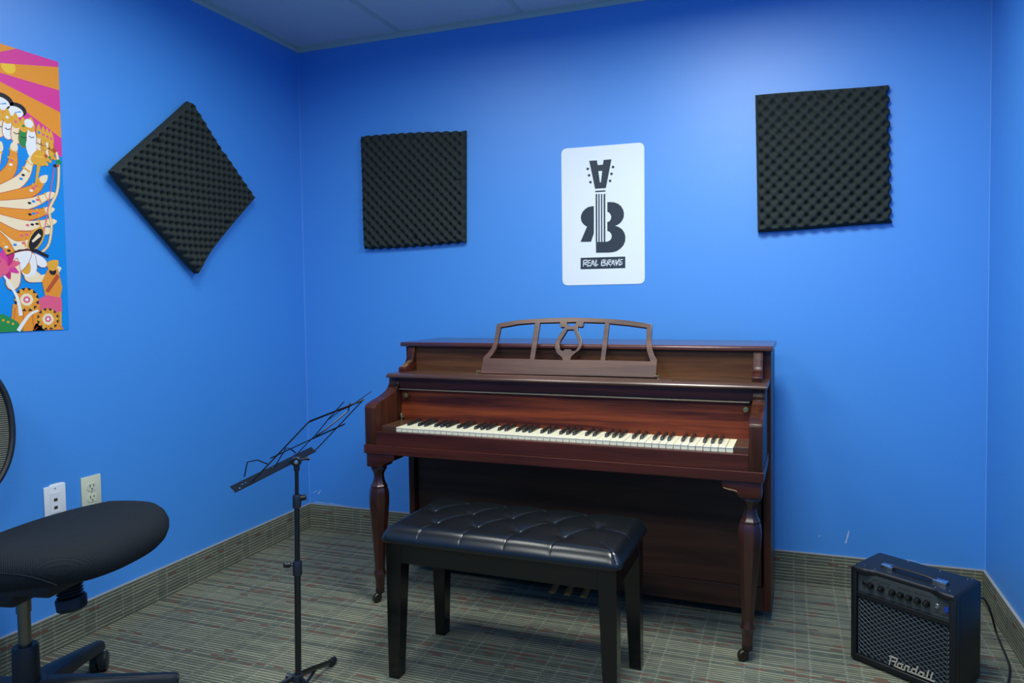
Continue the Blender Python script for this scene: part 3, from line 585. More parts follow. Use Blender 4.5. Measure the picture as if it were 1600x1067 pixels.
# 88 keys: build one white and one black, copy the rest
bm = bmesh.new(); kw = 0.0235
box(bm, 0.0008, kw-0.0008, 0.0, 0.137, 0.667, 0.6695, 0.0007, 1); box(bm, 0.0013, kw-0.0013, 0.0012, 0.137, 0.648, 0.668)
wk = obj('white_key', bm, M_keyw, P); white0 = wk
rk = random.Random(11)
for i in range(1, 52):
    c = wk.copy(); COL.objects.link(c); c.parent = P; c.location = (i*kw, 0, rk.choice([0, 0, 0, -0.0006, -0.0003]))
bm = bmesh.new()
b = bmesh.new(); vs8 = [b.verts.new(v) for v in ((-0.0055, 0.047, 0.668), (0.0055, 0.047, 0.668), (0.0055, 0.137, 0.668), (-0.0055, 0.137, 0.668), (-0.0046, 0.053, 0.6805), (0.0046, 0.053, 0.6805), (0.0046, 0.137, 0.6815), (-0.0046, 0.137, 0.6815))]
for f in ((0, 1, 5, 4), (1, 2, 6, 5), (2, 3, 7, 6), (3, 0, 4, 7), (4, 5, 6, 7), (3, 2, 1, 0)): b.faces.new([vs8[i] for i in f])
bmesh.ops.bevel(b, geom=b.edges[:], offset=0.0012, segments=2, affect='EDGES', profile=0.5); merge(bm, b)
bk = obj('black_key', bm, M_keyb, P, 30); first = True
for i in range(51):
    note = i % 7                     # 0 = A
    if note in (0, 2, 3, 5, 6):      # a sharp after A, C, D, F, G
        off = {0: 0.0, 2: -0.0018, 3: 0.0018, 5: -0.002, 6: 0.0}[note]
        loc = ((i+1)*kw+off, 0, 0)
        if first: bk.location = loc; first = False
        else: c = bk.copy(); COL.objects.link(c); c.parent = P; c.location = loc
# leg blocks with an ogee bracket, turned octagonal legs, casters
def ogee(sx, xo):      # outline (x,z); xo outer edge, grows inwards
    pts = [(0, 0.5735), (0, 0.5225), (0.066, 0.5225), (0.070, 0.530), (0.078, 0.538), (0.090, 0.543), (0.104, 0.546), (0.116, 0.551), (0.119, 0.560), (0.119, 0.5735)]
    return [(xo+sx*x, z) for x, z in pts]
for sx, xo, lx in ((1, -0.108, -0.078), (-1, 1.308, 1.273)):
    bm = bmesh.new(); prism(bm, ogee(sx, xo), -0.033, 0.035, 'y', 0.0015); lb_ = obj('leg_bracket', bm, M_w_red, P, 30)
    if sx < 0:
        bm = bmesh.new(); shape(bm, [[(1.193, 0.5530), (1.205, 0.5500), (1.222, 0.5478), (1.234, 0.5450), (1.238, 0.5400), (1.231, 0.5420), (1.221, 0.5440), (1.213, 0.5445), (1.204, 0.5465), (1.195, 0.5492)]], 0.0006, 0, Matrix.Translation((0, -0.0333, 0)) @ Matrix(((1, 0, 0, 0), (0, 0, -1, 0), (0, 1, 0, 0), (0, 0, 0, 1))))
        obj('worn_patch', bm, M_bare, lb_, label='chipped bare wood along the bracket edge')
    prof = [(0.0, 0.5225), (0.024, 0.5225), (0.030, 0.520), (0.031, 0.512), (0.027, 0.506), (0.0205, 0.495), (0.0195, 0.482), (0.0215, 0.468), (0.0265, 0.454), (0.0315, 0.447), (0.0320, 0.442), (0.0315, 0.440), (0.0355, 0.428), (0.0380, 0.408), (0.0378, 0.380), (0.0350, 0.345), (0.0315, 0.300), (0.0275, 0.250), (0.0230, 0.190), (0.0195, 0.135), (0.0190, 0.125), (0.0235, 0.113), (0.0242, 0.107), (0.0200, 0.098), (0.0180, 0.085), (0.0165, 0.060), (0.0160, 0.050), (0, 0.050)]
    bm = bmesh.new()
    tilt_ = 0.010*sx*(-1)   # slight splay
    lathe(bm, prof, c=(0, 0), n=8, rot=PI/8)
    for v in bm.verts: v.co.x += lx+(-0.006 if sx > 0 else -0.010)*(0.5-v.co.z)/0.45*(1 if v.co.z < 0.5 else 0)
    lg = obj('leg', bm, M_w_leg, P, 28)
    cx = lx+(-0.006 if sx > 0 else -0.010)
    bm = bmesh.new(); lathe(bm, [(0.0165, 0.052), (0.0170, 0.040), (0.0150, 0.034), (0.006, 0.033), (0.006, 0.026), (0, 0.026)], c=(cx, 0), n=20)
    cs = obj('caster', bm, M_iron, lg, 30, label='dark metal caster')
    ang = 2.6 if sx < 0 else 1.9
    dx, dy = math.cos(ang), math.sin(ang)*(-1)
    wc = Vector((cx+dx*0.014, dy*0.014, 0.0185))
    ax = Vector((-dy, dx, 0))
    bm = bmesh.new(); mt = Matrix.Translation(wc) @ ax.to_track_quat('Z', 'X').to_matrix().to_4x4()
    lathe(bm, [(0, -0.0085), (0.0150, -0.0085), (0.0180, -0.005), (0.0185, 0), (0.0180, 0.005), (0.0150, 0.0085), (0, 0.0085)], n=24, mtx=mt)
    obj('wheel', bm, M_iron, lg, 30)
    bm = bmesh.new()
    for s in (-1, 1):
        tube(bm, [Vector((cx, 0, 0.032))+ax*s*0.006, wc+Vector((0, 0, 0.012))+ax*s*0.011, wc+ax*s*0.011, wc+ax*s*0.011+Vector((dx, dy, 0))*0.003], 0.0035, 8, sy=0.5)
    tube(bm, [wc-ax*0.013, wc+ax*0.013], 0.003, 8)
    obj('caster_fork', bm, M_iron, lg, 30)
# music desk leaning back on the shelf
DK = Matrix.Translation((0, 0.165, 0.866)) @ Matrix.Rotation(PI/2-math.radians(25), 4, 'X')
bm = bmesh.new(); shape(bm, L_desk, 0.013, 0, DK @ Matrix.Translation((0, 0, -0.0065)), bev=0.0012)
dk = obj('music_desk', bm, M_w_desk, P, 30)
for xk in (0.262, 0.955):
    bm = bmesh.new(); lathe(bm, [(0, 0.857), (0.005, 0.857), (0.005, 0.8595), (0.0025, 0.861), (0.0025, 0.866), (0.0045, 0.868), (0.004, 0.873), (0, 0.874)], c=(xk, 0.158), n=12)
    tube(bm, [(xk, 0.158, 0.869), (xk+(0.014 if xk < .5 else -0.014), 0.160, 0.870)], 0.002, 8)
    obj('desk_pivot', bm, M_brass, dk, 30)
obj('desk_ledge', mk((0.20, 1.01, 0.128, 0.150, 0.857, 0.8605), bev=0.001), M_w_shelf, P)
# pedals
for a, b in ((0.535, 0.562), (0.594, 0.621), (0.658, 0.685)):
    bm = bmesh.new(); xc = (a+b)/2
    tube(bm, [(xc, 0.300, 0.074), (xc, 0.240, 0.064), (xc, 0.195, 0.053), (xc, 0.172, 0.049)], [0.010, 0.012, 0.0145, 0.0135], 14, sy=0.35)
    obj('pedal', bm, M_brass, P, 40)
obj('pedal_recess', mk((0.48, 0.74, 0.2755, 0.2765, 0.0425, 0.082)), M_bot, P)
# ------------------------------------------------------------------ piano bench
M_leather = mat('black leather', srgb(16, 21, 24), 0.28, spec=0.6, bump=0.15, bscale=500, bdist=0.0006)
M_lacq = mat('black lacquer', srgb(12, 14, 14), 0.16, spec=0.5)
BN = thing('piano_bench', 'black tufted leather piano bench in front of the piano', 'bench', (1.510, -0.966, 0), -0.024)
BW, BDp = 0.742, 0.352
btn = [(-0.229+0.1372*i, -0.078) for i in range(4)]+[(-0.298+0.1372*i, 0.029) for i in range(5)]+[(-0.229+0.1372*i, 0.133) for i in range(4)]
segs = []
for (a, b) in btn:
    for (c, d) in btn:
        if 0.09 < math.hypot(a-c, b-d) < 0.135 and b < d: segs.append(((a, b), (c, d)))
for (a, b) in btn[:4]: segs.append(((a, b), (a-0.012, -0.176)))
for (a, b) in btn[9:]: segs.append(((a, b), (a+0.004, 0.176)))
segs += [(btn[4], (-0.371, 0.10)), (btn[8], (0.371, -0.02)), (btn[8], (0.362, -0.168)), ]
segs = [s for s in segs if not (s[0] == btn[8] and s[1][1] < -0.1)] + [((0.30, -0.10), (0.365, -0.170))]
def seg_d(p, a, b):
    vx, vy = b[0]-a[0], b[1]-a[1]; t = max(0, min(1, ((p[0]-a[0])*vx+(p[1]-a[1])*vy)/(vx*vx+vy*vy)))
    # creases bow slightly
    return math.hypot(p[0]-a[0]-vx*t, p[1]-a[1]-vy*t), t
NX, NY = 330, 160
def cush_top(x, y):
    ex, ey = BW/2-abs(x), BDp/2-abs(y)
    e = lambda d: 1-max(0, 1-d/0.040)**2.4
    z = 0.436+0.030*min(e(ex), e(ey))*1.0
    z = 0.436+0.030*(e(ex)*e(ey))**0.9
    w = e(ex)*e(ey)
    dm = 0
    for b_ in btn: dm = max(dm, 0.0125*math.exp(-math.hypot(x-b_[0], y-b_[1])/0.017))
    cr = 0
    for a, b_ in segs:
        d, t = seg_d((x, y), a, b_); cr = max(cr, 0.0020*math.exp(-(d/0.0020)**2)+0.0016*math.exp(-d/0.014))
    return z-dm*w-cr*(0.35+0.65*w)+0.006*w*(1-(x/0.40)**2)*(1-(y/0.2)**2)
bm = bmesh.new(); G = []
for j in range(NY+1):
    row = []
    for i in range(NX+1):
        x, y = (i/NX-.5)*BW, (j/NY-.5)*BDp
        # rounded plan corners
        ax, ay = abs(x), abs(y); rc = 0.03; ox, oy = ax-(BW/2-rc), ay-(BDp/2-rc)
        X, Y = x, y
        if ox > 0 and oy > 0:
            d = math.hypot(ox, oy); mxx = max(ox, oy)
            k = mxx/d if d else 1; X = math.copysign(BW/2-rc+ox*k, x); Y = math.copysign(BDp/2-rc+oy*k, y)
        row.append(bm.verts.new((X, Y, cush_top(x, y))))
    G.append(row)
for j in range(NY):
    for i in range(NX): bm.faces.new((G[j][i], G[j][i+1], G[j+1][i+1], G[j+1][i]))
per = [G[0][i] for i in range(NX+1)]+[G[j][NX] for j in range(1, NY+1)]+[G[NY][i] for i in range(NX-1, -1, -1)]+[G[j][0] for j in range(NY-1, 0, -1)]
prev = per
for (ins, z) in ((-0.0015, 0.428), (0.0, 0.421), (0.006, 0.4175)):
    ring = []
    for v in per:
        k = Vector((v.co.x, v.co.y)); s = Vector((k.x*(1-ins/(BW/2)), k.y*(1-ins/(BDp/2)))); ring.append(bm.verts.new((s.x, s.y, z)))
    for a in range(len(per)):
        b_ = (a+1) % len(per); bm.faces.new((prev[a], ring[a], ring[b_], prev[b_]))
    prev = ring
bm.faces.new(prev)
cu = obj('seat_cushion', bm, M_leather, BN, 50)
bmq = bmesh.new(); lathe(bmq, [(0.0, 0.0050), (0.005, 0.0044), (0.0092, 0.0024), (0.0105, 0.0), (0.0100, -0.005)], n=18)
b0 = obj('button', bmq, M_leather, cu, 60)
for k, (x, y) in enumerate(btn):
    c = b0 if k == 0 else b0.copy()
    if k: COL.objects.link(c); c.parent = cu
    c.location = (x, y, cush_top(x, y)+0.0022)
LXo, LYo = 0.357, 0.160
for sy in (-1, 1): obj('apron', mk((-LXo+0.02, LXo-0.02, sy*0.148-0.009, sy*0.148+0.009, 0.357, 0.4175), bev=0.001), M_lacq, BN)
for sx in (-1, 1): obj('apron', mk((sx*(LXo-0.012)-0.009, sx*(LXo-0.012)+0.009, -LYo+0.025, LYo-0.025, 0.357, 0.4175), bev=0.001), M_lacq, BN)
obj('seat_board', mk((-LXo+0.01, LXo-0.01, -0.14, 0.14, 0.405, 0.4178)), M_lacq, BN)
for sx in (-1, 1):
    for sy in (-1, 1):
        b = bmesh.new()
        def q(w, z): return [b.verts.new((sx*(LXo+0.001*(1 if z > .1 else 0)), sy*(LYo), z)), b.verts.new((sx*(LXo-w), sy*(LYo), z)), b.verts.new((sx*(LXo-w), sy*(LYo-w), z)), b.verts.new((sx*(LXo), sy*(LYo-w), z))]
        R = [q(0.052, 0.4175), q(0.050, 0.345), q(0.036, 0.0)]
        for A_2, B_2 in zip(R, R[1:]):
            for k in range(4): b.faces.new((A_2[k], A_2[(k+1) % 4], B_2[(k+1) % 4], B_2[k]))
        b.faces.new(R[0]); b.faces.new(R[-1]); bmesh.ops.recalc_face_normals(b, faces=b.faces[:])
        bmesh.ops.bevel(b, geom=[e for e in b.edges], offset=0.0012, segments=1, affect='EDGES')
        bm = bmesh.new(); merge(bm, b); obj('leg', bm, M_lacq, BN)
# ------------------------------------------------------------------ guitar amplifier
M_tolex = mat('black vinyl', srgb(15, 18, 21), 0.42, spec=0.45, bump=0.5, bscale=1400, bdist=0.0006)
M_apan = mat('grey control panel', srgb(62, 70, 72), 0.4, metal=0.2); M_knob = mat('black knob', srgb(10, 11, 12), 0.15)
M_grille = mat('grey steel mesh', srgb(92, 108, 118), 0.35, metal=0.6); M_chrome = mat('chrome', srgb(205, 208, 212), 0.14, metal=1.0)
M_logo = mat('cast metal lettering', srgb(205, 200, 184), 0.3, metal=0.35); M_nickel = mat('nickel', srgb(160, 165, 165), 0.25, metal=1.0)
M_blue_sw = mat('blue switch', srgb(16, 60, 150), 0.3); M_cone = mat('speaker cloth', srgb(9, 10, 11), 0.9); M_darktxt = mat('dark panel print', srgb(22, 26, 28), 0.6)
M_redled = mat('red lamp', srgb(70, 18, 22), 0.3); M_rub = mat('black rubber', srgb(18, 20, 22), 0.5)
AM = thing('guitar_amplifier', 'small black guitar combo amplifier with diamond mesh grille in the right corner', 'amplifier', (2.480, -0.585, 0), -0.571)
AW, AD, AH = 0.308, 0.179, 0.300
bm = bmesh.new()
box(bm, 0, AW, 0.016, AD, 0.006, AH, 0.011, 4)
ca_ = obj('cabinet', bm, M_tolex, AM, 35)
bm = bmesh.new()
prism(bm, [(0, 0.004), (0.012, -0.0), (0.020, 0.0), (0.020, 0.022), (0, 0.022)], 0.006, AH-0.006, 'z', 0.003, seg=2)
prism(bm, [(AW, 0.004), (AW-0.012, 0.0), (AW-0.020, 0.0), (AW-0.020, 0.022), (AW, 0.022)], 0.006, AH-0.006, 'z', 0.003, seg=2)
box(bm, 0.006, AW-0.006, 0, 0.022, 0.006, 0.026, 0.004, 3)
# top rail with the set-back centre
prism(bm, [(0.004, 0.0), (0.040, 0.0), (0.052, 0.003), (0.062, 0.010), (0.075, 0.012), (AW-0.075, 0.012), (AW-0.062, 0.010), (AW-0.052, 0.003), (AW-0.040, 0.0), (AW-0.004, 0.0), (AW-0.004, 0.03), (0.004, 0.03)], 0.279, AH-0.0003, 'z', 0.0075, seg=4)
obj('front_frame', bm, M_tolex, AM, 40)
box_ = mk((0.019, AW-0.019, 0.004, 0.020, 0.206, 0.222), bev=0.002); dv = obj('divider_rail', box_, M_tolex, AM)
obj('speaker_baffle', mk((0.018, AW-0.018, 0.0145, 0.0155, 0.024, 0.21)), M_cone, AM)
# control panel
bm = mk((0.019, AW-0.019, 0.012, 0.0155, 0.222, 0.284), bev=0.0005); cp = obj('control_panel', bm, M_apan, AM)
bm = bmesh.new(); PF = 0.0118
for (a, b_, z) in ((0.034, 0.054, 0.272), (0.066, 0.080, 0.270), (0.088, 0.118, 0.270), (0.140, 0.178, 0.270), (0.190, 0.235, 0.270), (0.242, 0.262, 0.233), (0.268, 0.286, 0.270)): box(bm, a, b_, PF-0.0004, PF+0.0004, z, z+0.0012)
for u in (0.060, 0.092, 0.126, 0.150, 0.174, 0.199, 0.224):
    for k in range(7):
        a = math.radians(-40+k*43.3); box(bm, u+0.0125*math.cos(a)-0.0005, u+0.0125*math.cos(a)+0.0005, PF-0.0004, PF+0.0004, 0.250+0.0125*math.sin(a)-0.0005, 0.250+0.0125*math.sin(a)+0.0005)
text_bm(bm, 'RX15', 0.0095, Matrix.Translation((0.276, PF, 0.2290)) @ Matrix.Rotation(PI/2, 4, 'X'))
obj('panel_print', bm, M_darktxt, cp)
RX = lambda u, v, y=0.012: Matrix.Translation((u, y, v)) @ Matrix.Rotation(PI/2, 4, 'X')
for u in (0.060, 0.092, 0.126, 0.150, 0.174, 0.199, 0.224):
    bm = bmesh.new(); lathe(bm, [(0.0095, 0), (0.0095, 0.003), (0.0085, 0.006), (0.0080, 0.0115), (0.0070, 0.0132), (0, 0.0135)], n=20, mtx=RX(u, 0.250)); kb = obj('control_knob', bm, M_knob, AM, 30)
    obj('pointer', mk((u-0.0006, u+0.0006, 0.012-0.0138, 0.012-0.0132, 0.2505, 0.257)), M_nickel, kb)
for u in (0.040, 0.252):
    bm = bmesh.new(); lathe(bm, [(0.0078, 0), (0.0078, 0.002), (0.0062, 0.003), (0.0058, 0.0045), (0.0038, 0.0046), (0.0036, 0.001), (0, 0.001)], n=6 if False else 18, mtx=RX(u, 0.2515)); obj('jack_socket', bm, M_nickel if u > .1 else M_rub, AM, 30)
for u in (0.079, 0.113):
    bm = bmesh.new(); lathe(bm, [(0.0032, 0), (0.0030, 0.004), (0, 0.0045)], n=12, mtx=RX(u, 0.247)); obj('push_button', bm, M_nickel, AM, 30)
for u in (0.084, 0.111):
    bm = bmesh.new(); lathe(bm, [(0.002, 0), (0.0016, 0.002), (0, 0.0025)], n=10, mtx=RX(u, 0.262)); obj('indicator_lamp', bm, M_redled, AM, 30)
obj('power_switch', mk((0.2725, 0.2845, 0.0085, 0.0125, 0.2425, 0.2585), bev=0.001), M_blue_sw, AM, label='blue rocker switch')
# expanded metal grille
bm = bmesh.new(); g0, g1, h0, h1 = 0.024, 0.284, 0.028, 0.2045; pv = 0.0139; ms = 0.66; yg = 0.0075
def strip(p, q, y, r=0.00075): tube(bm, [(p[0], y, p[1]), (q[0], y, q[1])], r, 5, caps=False, sy=1.2)
for sgn in (1, -1):
    k = -30
    while k < 40:
        c0 = h0+k*pv+0.004; k += 1
        pts = []
        # clip v = c0 + sgn*ms*(u-g0) to the window
        ts = []
        u_a, u_b = g0, g1
        va = c0; vb = c0+sgn*ms*(g1-g0)
        lo, hi = 0.0, 1.0
        dv_ = vb-va
        for lim, sg in ((h0, 1), (h1, -1)):
            fa, fb_ = (va-lim)*sg, (vb-lim)*sg
            if fa < 0 and fb_ < 0: lo = 2
            elif fa < 0: lo = max(lo, fa/(fa-fb_))
            elif fb_ < 0: hi = min(hi, fa/(fa-fb_))
        if lo < hi: strip((u_a+(u_b-u_a)*lo, va+dv_*lo), (u_a+(u_b-u_a)*hi, va+dv_*hi), yg+(0.0004 if sgn > 0 else 0))
# returned side flanges
for uu, dd in ((g0, -1), (g1, 1)):
    n_ = int((h1-h0)/pv)
    for k in range(n_):
        z = h0+0.004+k*pv
        strip3 = [(uu, yg, z), (uu+dd*0.0028, yg+0.006, z+pv/2), (uu, yg, z+pv)]
        tube(bm, strip3, 0.00075, 5, caps=False)
obj('grille', bm, M_grille, AM)
bm = bmesh.new(); YL = 0.002
for st in L_randall:
    for a, b_ in zip(st, st[1:]):
        shape(bm, [ribbon([a, b_], 0.0033, 0.0033)], 0.0035, 0, Matrix.Translation((0, YL, 0)) @ B)
    for p in st: shape(bm, [circle(p[0], p[1], 0.00165, 10)], 0.0035, 0, Matrix.Translation((0, YL, 0)) @ B)
obj('nameplate', bm, M_logo, AM, label='silver metal script lettering')
# handle, clips, corner screws, cord
for a, b_ in ((0.070, 0.106), (0.222, 0.260)):
    bm = bmesh.new(); box(bm, a, b_, 0.050, 0.074, AH-0.001, AH+0.010, 0.0015, 2); ch = obj('handle_clip', bm, M_chrome, AM, 30)
    bm = bmesh.new(); lathe(bm, [(0.0035, AH+0.0095), (0.003, AH+0.0115), (0, AH+0.012)], c=((a+b_)/2, 0.062), n=12); obj('screw', bm, M_nickel, ch)
bm = bmesh.new(); tube(bm, smoothpath([(0.096, 0.062, AH+0.006), (0.120, 0.062, AH+0.010), (0.165, 0.062, AH+0.0115), (0.210, 0.062, AH+0.010), (0.232, 0.062, AH+0.006)], 6), 0.0095, 14, sy=0.42, up=(0, 0, 1)); obj('handle_strap', bm, M_rub, AM, 40)
for (u, y) in ((0.030, 0.030), (0.030, 0.150), (0.105, 0.158), (0.200, 0.158), (0.278, 0.030), (0.278, 0.155), (0.066, 0.024), (0.242, 0.024), (0.285, 0.165)):
    bm = bmesh.new(); lathe(bm, [(0.0020, AH-0.0002), (0.0014, AH+0.0006), (0, AH+0.0007)], c=(u, y), n=10); obj('screw', bm, M_nickel, ca_)
for (u, y) in ((0.025, 0.03), (0.283, 0.03), (0.025, 0.15), (0.283, 0.15)):
    bm = bmesh.new(); lathe(bm, [(0, 0), (0.009, 0), (0.010, 0.007), (0, 0.007)], c=(u, y), n=14); obj('rubber_foot', bm, M_rub, AM)
# power cord trailing to the front right
bm = bmesh.new()
tube(bm, smoothpath(CORD, 8), 0.0034, 10)
obj('power_cord', bm, M_rub, AM, 60)
# ------------------------------------------------------------------ music stand
M_stand = mat('black painted steel', srgb(16, 18, 21), 0.32, spec=0.55); M_stand_b = mat('dark blued steel', srgb(26, 32, 40), 0.35, spec=0.6)
SX, SY = 0.994, -1.336
MS = thing('music_stand', 'black folding wire music stand on a tripod near the left wall', 'music stand', (SX, SY, 0))
bm = bmesh.new(); lathe(bm, [(0, 0.045), (0.0085, 0.045), (0.0085, 0.41), (0, 0.41)], n=20); obj('lower_tube', bm, M_stand, MS, 30)
bm = bmesh.new(); lathe(bm, [(0, 0.40), (0.0070, 0.40), (0.0070, 0.60), (0, 0.60)], n=20); obj('middle_tube', bm, M_stand, MS, 30)
bm = bmesh.new(); lathe(bm, [(0, 0.59), (0.0052, 0.59), (0.0052, 0.692), (0, 0.692)], n=20); obj('upper_tube', bm, M_stand, MS, 30)
for z, h, r, kd, kl in ((0.382, 0.040, 0.0125, (-0.9, -0.42), 0.030), (0.573, 0.036, 0.0115, (0.75, 0.6), 0.018)):
    bm = bmesh.new(); lathe(bm, [(0.008, z), (r*0.95, z), (r, z+0.003), (r, z+h-0.004), (r*0.86, z+h), (0.007, z+h)], n=22)
    col = obj('collar', bm, M_stand_b, MS, 35)
    bm = bmesh.new(); d = Vector((kd[0], kd[1], 0.1)).normalized(); c0 = Vector((0, 0, z+h-0.012)); 
    tube(bm, [c0+d*0.008, c0+d*(kl-0.010)], 0.004, 10); tube(bm, [c0+d*(kl-0.012), c0+d*(kl-0.009), c0+d*(kl+0.004), c0+d*(kl+0.007)], [0.0065, 0.0085, 0.0085, 0.006], 14)
    obj('clamp_knob', bm, M_stand, MS, 35)
bm = bmesh.new(); lathe(bm, [(0.0085, 0.100), (0.014, 0.098), (0.0155, 0.088), (0.0155, 0.078), (0.0085, 0.074)], n=22); 
tube(bm, [(-0.012, -0.004, 0.090), (-0.030, -0.010, 0.094)], 0.0075, 12)
obj('leg_hub', bm, M_stand_b, MS, 35)
bm = bmesh.new(); lathe(bm, [(0.0085, 0.048), (0.013, 0.046), (0.013, 0.034), (0, 0.030)], n=20); obj('lower_hub', bm, M_stand_b, MS, 35)
a0 = math.atan2(0.225, -0.052)
for k in range(3):
    a = a0+k*2*PI/3; d = Vector((math.cos(a), math.sin(a), 0)); L_ = 0.235
    bm = bmesh.new(); n_ = Vector((-d.y, d.x, 0))
    pts = [d*0.014+Vector((0, 0, 0.090)), d*0.09+Vector((0, 0, 0.064)), d*(L_-0.01)+Vector((0, 0, 0.014))]
    tube(bm, pts, 0.0085, 10, up=n_, sy=0.62)
    lg = obj('leg', bm, M_stand, MS, 40)
    bm = bmesh.new(); tube(bm, [d*(L_-0.020)+Vector((0, 0, 0.0165)), d*(L_-0.016)+Vector((0, 0, 0.0155)), d*(L_+0.010)+Vector((0, 0, 0.0108)), d*(L_+0.015)+Vector((0, 0, 0.0102))], [0.008, 0.0105, 0.0105, 0.007], 14, up=(0, 0, 1)); obj('rubber_foot', bm, M_rub, lg, 40)
    bm = bmesh.new(); tube(bm, [d*0.012+Vector((0, 0, 0.040)), d*0.105+Vector((0, 0, 0.050))], 0.0055, 8, up=(0, 0, 1), sy=0.4); obj('leg_brace', bm, M_stand_b, lg)
for o_ in [c for c in MS.children_recursive if c.name.split('.')[0] in ('lower_tube', 'middle_tube', 'upper_tube', 'collar', 'clamp_knob')]:   # the pole leans slightly
    for v in o_.data.vertices: v.co.x += 0.016*(v.co.z/0.7)
Dv = Vector((-0.227, 0.974, 0)); Xv = Vector((0.974, 0.227, 0)); tt = math.radians(45); Uv = Xv*math.cos(tt)+Vector((0, 0, math.sin(tt))); Nv = Dv.cross(Uv)
M0 = Vector((1.025-SX, -1.578-SY, 0.69))
def sp(s, h, n=0.0): return M0+Dv*s+Uv*h+Nv*n
bm = bmesh.new(); lathe(bm, [(0, 0.676), (0.0075, 0.676), (0.008, 0.69), (0.006, 0.694), (0, 0.694)], c=(0.016, 0), n=16)
hc = Vector((0.016, 0, 0.702)); ha = Vector((0.55, -0.83, 0)).normalized()
tube(bm, [hc-ha*0.010, hc-ha*0.008, hc+ha*0.008, hc+ha*0.010], [0.011, 0.0135, 0.0135, 0.011], 22)
hd = obj('tilt_head', bm, M_stand, MS, 35)
bm = bmesh.new(); tube(bm, [hc+ha*0.009, hc+ha*0.0115, hc+ha*0.0125], [0.0055, 0.0052, 0.003], 16); obj('bolt', bm, M_chrome, hd, 40, label='bright steel bolt')
bm = bmesh.new(); tube(bm, [hc+Vector((0.010, 0.004, 0.004)), hc+Vector((0.022, 0.012, 0.006)), hc+Vector((0.030, 0.018, 0.005))], [0.003, 0.004, 0.0055], 12); obj('wing_nut', bm, M_stand, hd, 40)
bm = bmesh.new(); q0, q1 = sp(0.285, -0.006), sp(0.285, 0.035)
tube(bm, [hc, hc.lerp(sp(0.283, 0.02), 0.5), sp(0.283, 0.022)], 0.007, 10); obj('head_bracket', bm, M_stand, MS, 35)
def flat(bm, a, b_, w, t=0.0022, n=0.0):
    A, B_ = sp(*a, n), sp(*b_, n); tube(bm, [A, B_], w/2, 8, up=Nv, sy=t/w)
DR = link('desk_rack', None, MS)
def rack(name, f, mm=None):
    bm = bmesh.new(); f(bm); return obj(name, bm, mm or M_stand, MS, 40)
bpy.data.objects.remove(DR)
rack('centre_bar', lambda b: (flat(b, (0.283, -0.004), (0.276, 0.055), 0.010), flat(b, (0.276, 0.055), (0.284, 0.109), 0.009), flat(b, (0.284, 0.109), (0.258, 0.180), 0.009), flat(b, (0.258, 0.180), (0.248, 0.249), 0.009)))
rack('side_wire', lambda b: tube(b, [sp(0.098, -0.020), sp(0.085, 0.0), sp(0.087, 0.213)], 0.0019, 8))
rack('side_wire', lambda b: tube(b, [sp(0.455, -0.018), sp(0.464, 0.003), sp(0.461, 0.211)], 0.0019, 8))
rack('top_bar', lambda b: (flat(b, (0.084, 0.214), (0.464, 0.212), 0.011, 0.003, 0.001),))
rack('middle_bar', lambda b: (flat(b, (0.063, 0.086), (0.300, 0.087), 0.0065, 0.0022, -0.002), flat(b, (0.290, 0.087), (0.534, 0.085), 0.010, 0.003, -0.002)))
rack('extension_arm', lambda b: (flat(b, (0.266, 0.178), (0.300, 0.203), 0.008), flat(b, (0.300, 0.203), (0.379, 0.205), 0.007), flat(b, (0.379, 0.205), (0.460, 0.248), 0.006)))
rack('extension_arm', lambda b: (tube(b, [sp(0.300, 0.100), sp(0.337, 0.112), sp(0.403, 0.177), sp(0.365, 0.205), sp(0.334, 0.226)], 0.0022, 8),))
for s_, h_ in ((0.270, 0.187), (0.300, 0.2035), (0.379, 0.2055), (0.456, 0.212)):
    bm = bmesh.new(); tube(bm, [sp(s_, h_, -0.0025), sp(s_, h_, -0.0045)], [0.0030, 0.0016], 10); obj('rivet', bm, M_chrome, MS)
def ledge(b):
    for a, c in ((-0.004, 0.215), (0.213, 0.447)):
        vs_ = [b.verts.new(sp(s_, h_, n_)) for s_, h_, n_ in ((a, -0.004, 0.006), (c, -0.004, 0.006), (c, -0.004, -0.014), (a, -0.004, -0.014))]; f = b.faces.new(vs_)
    bmesh.ops.solidify(b, geom=b.faces[:], thickness=0.0016)
    for a, c in ((-0.004, 0.215), (0.213, 0.447)): flat(b, (a, -0.004), (c, -0.004), 0.005, 0.002, 0.006)
lgd = rack('ledge', ledge, M_stand_b)
for s_, n_ in ((0.04, -0.004), (0.055, -0.004), (0.02, 0.002), (0.30, 0.0), (0.20, -0.01)):
    bm = bmesh.new(); c0 = sp(s_, -0.003, n_); tube(bm, [c0, c0+Uv*0.0016], [0.0022, 0.001], 8); obj('rivet', bm, M_chrome, lgd)
rack('page_retainer', lambda b: tube(b, [sp(0.070, -0.003, -0.020), sp(0.070, 0.030, -0.040), sp(0.120, 0.025, -0.036), sp(0.190, 0.0, -0.020)], 0.0017, 8))
rack('page_retainer', lambda b: tube(b, [sp(0.215, -0.003, -0.010), sp(0.225, 0.050, -0.024), sp(0.255, 0.042, -0.020), sp(0.283, 0.030, -0.006)], 0.0017, 8))
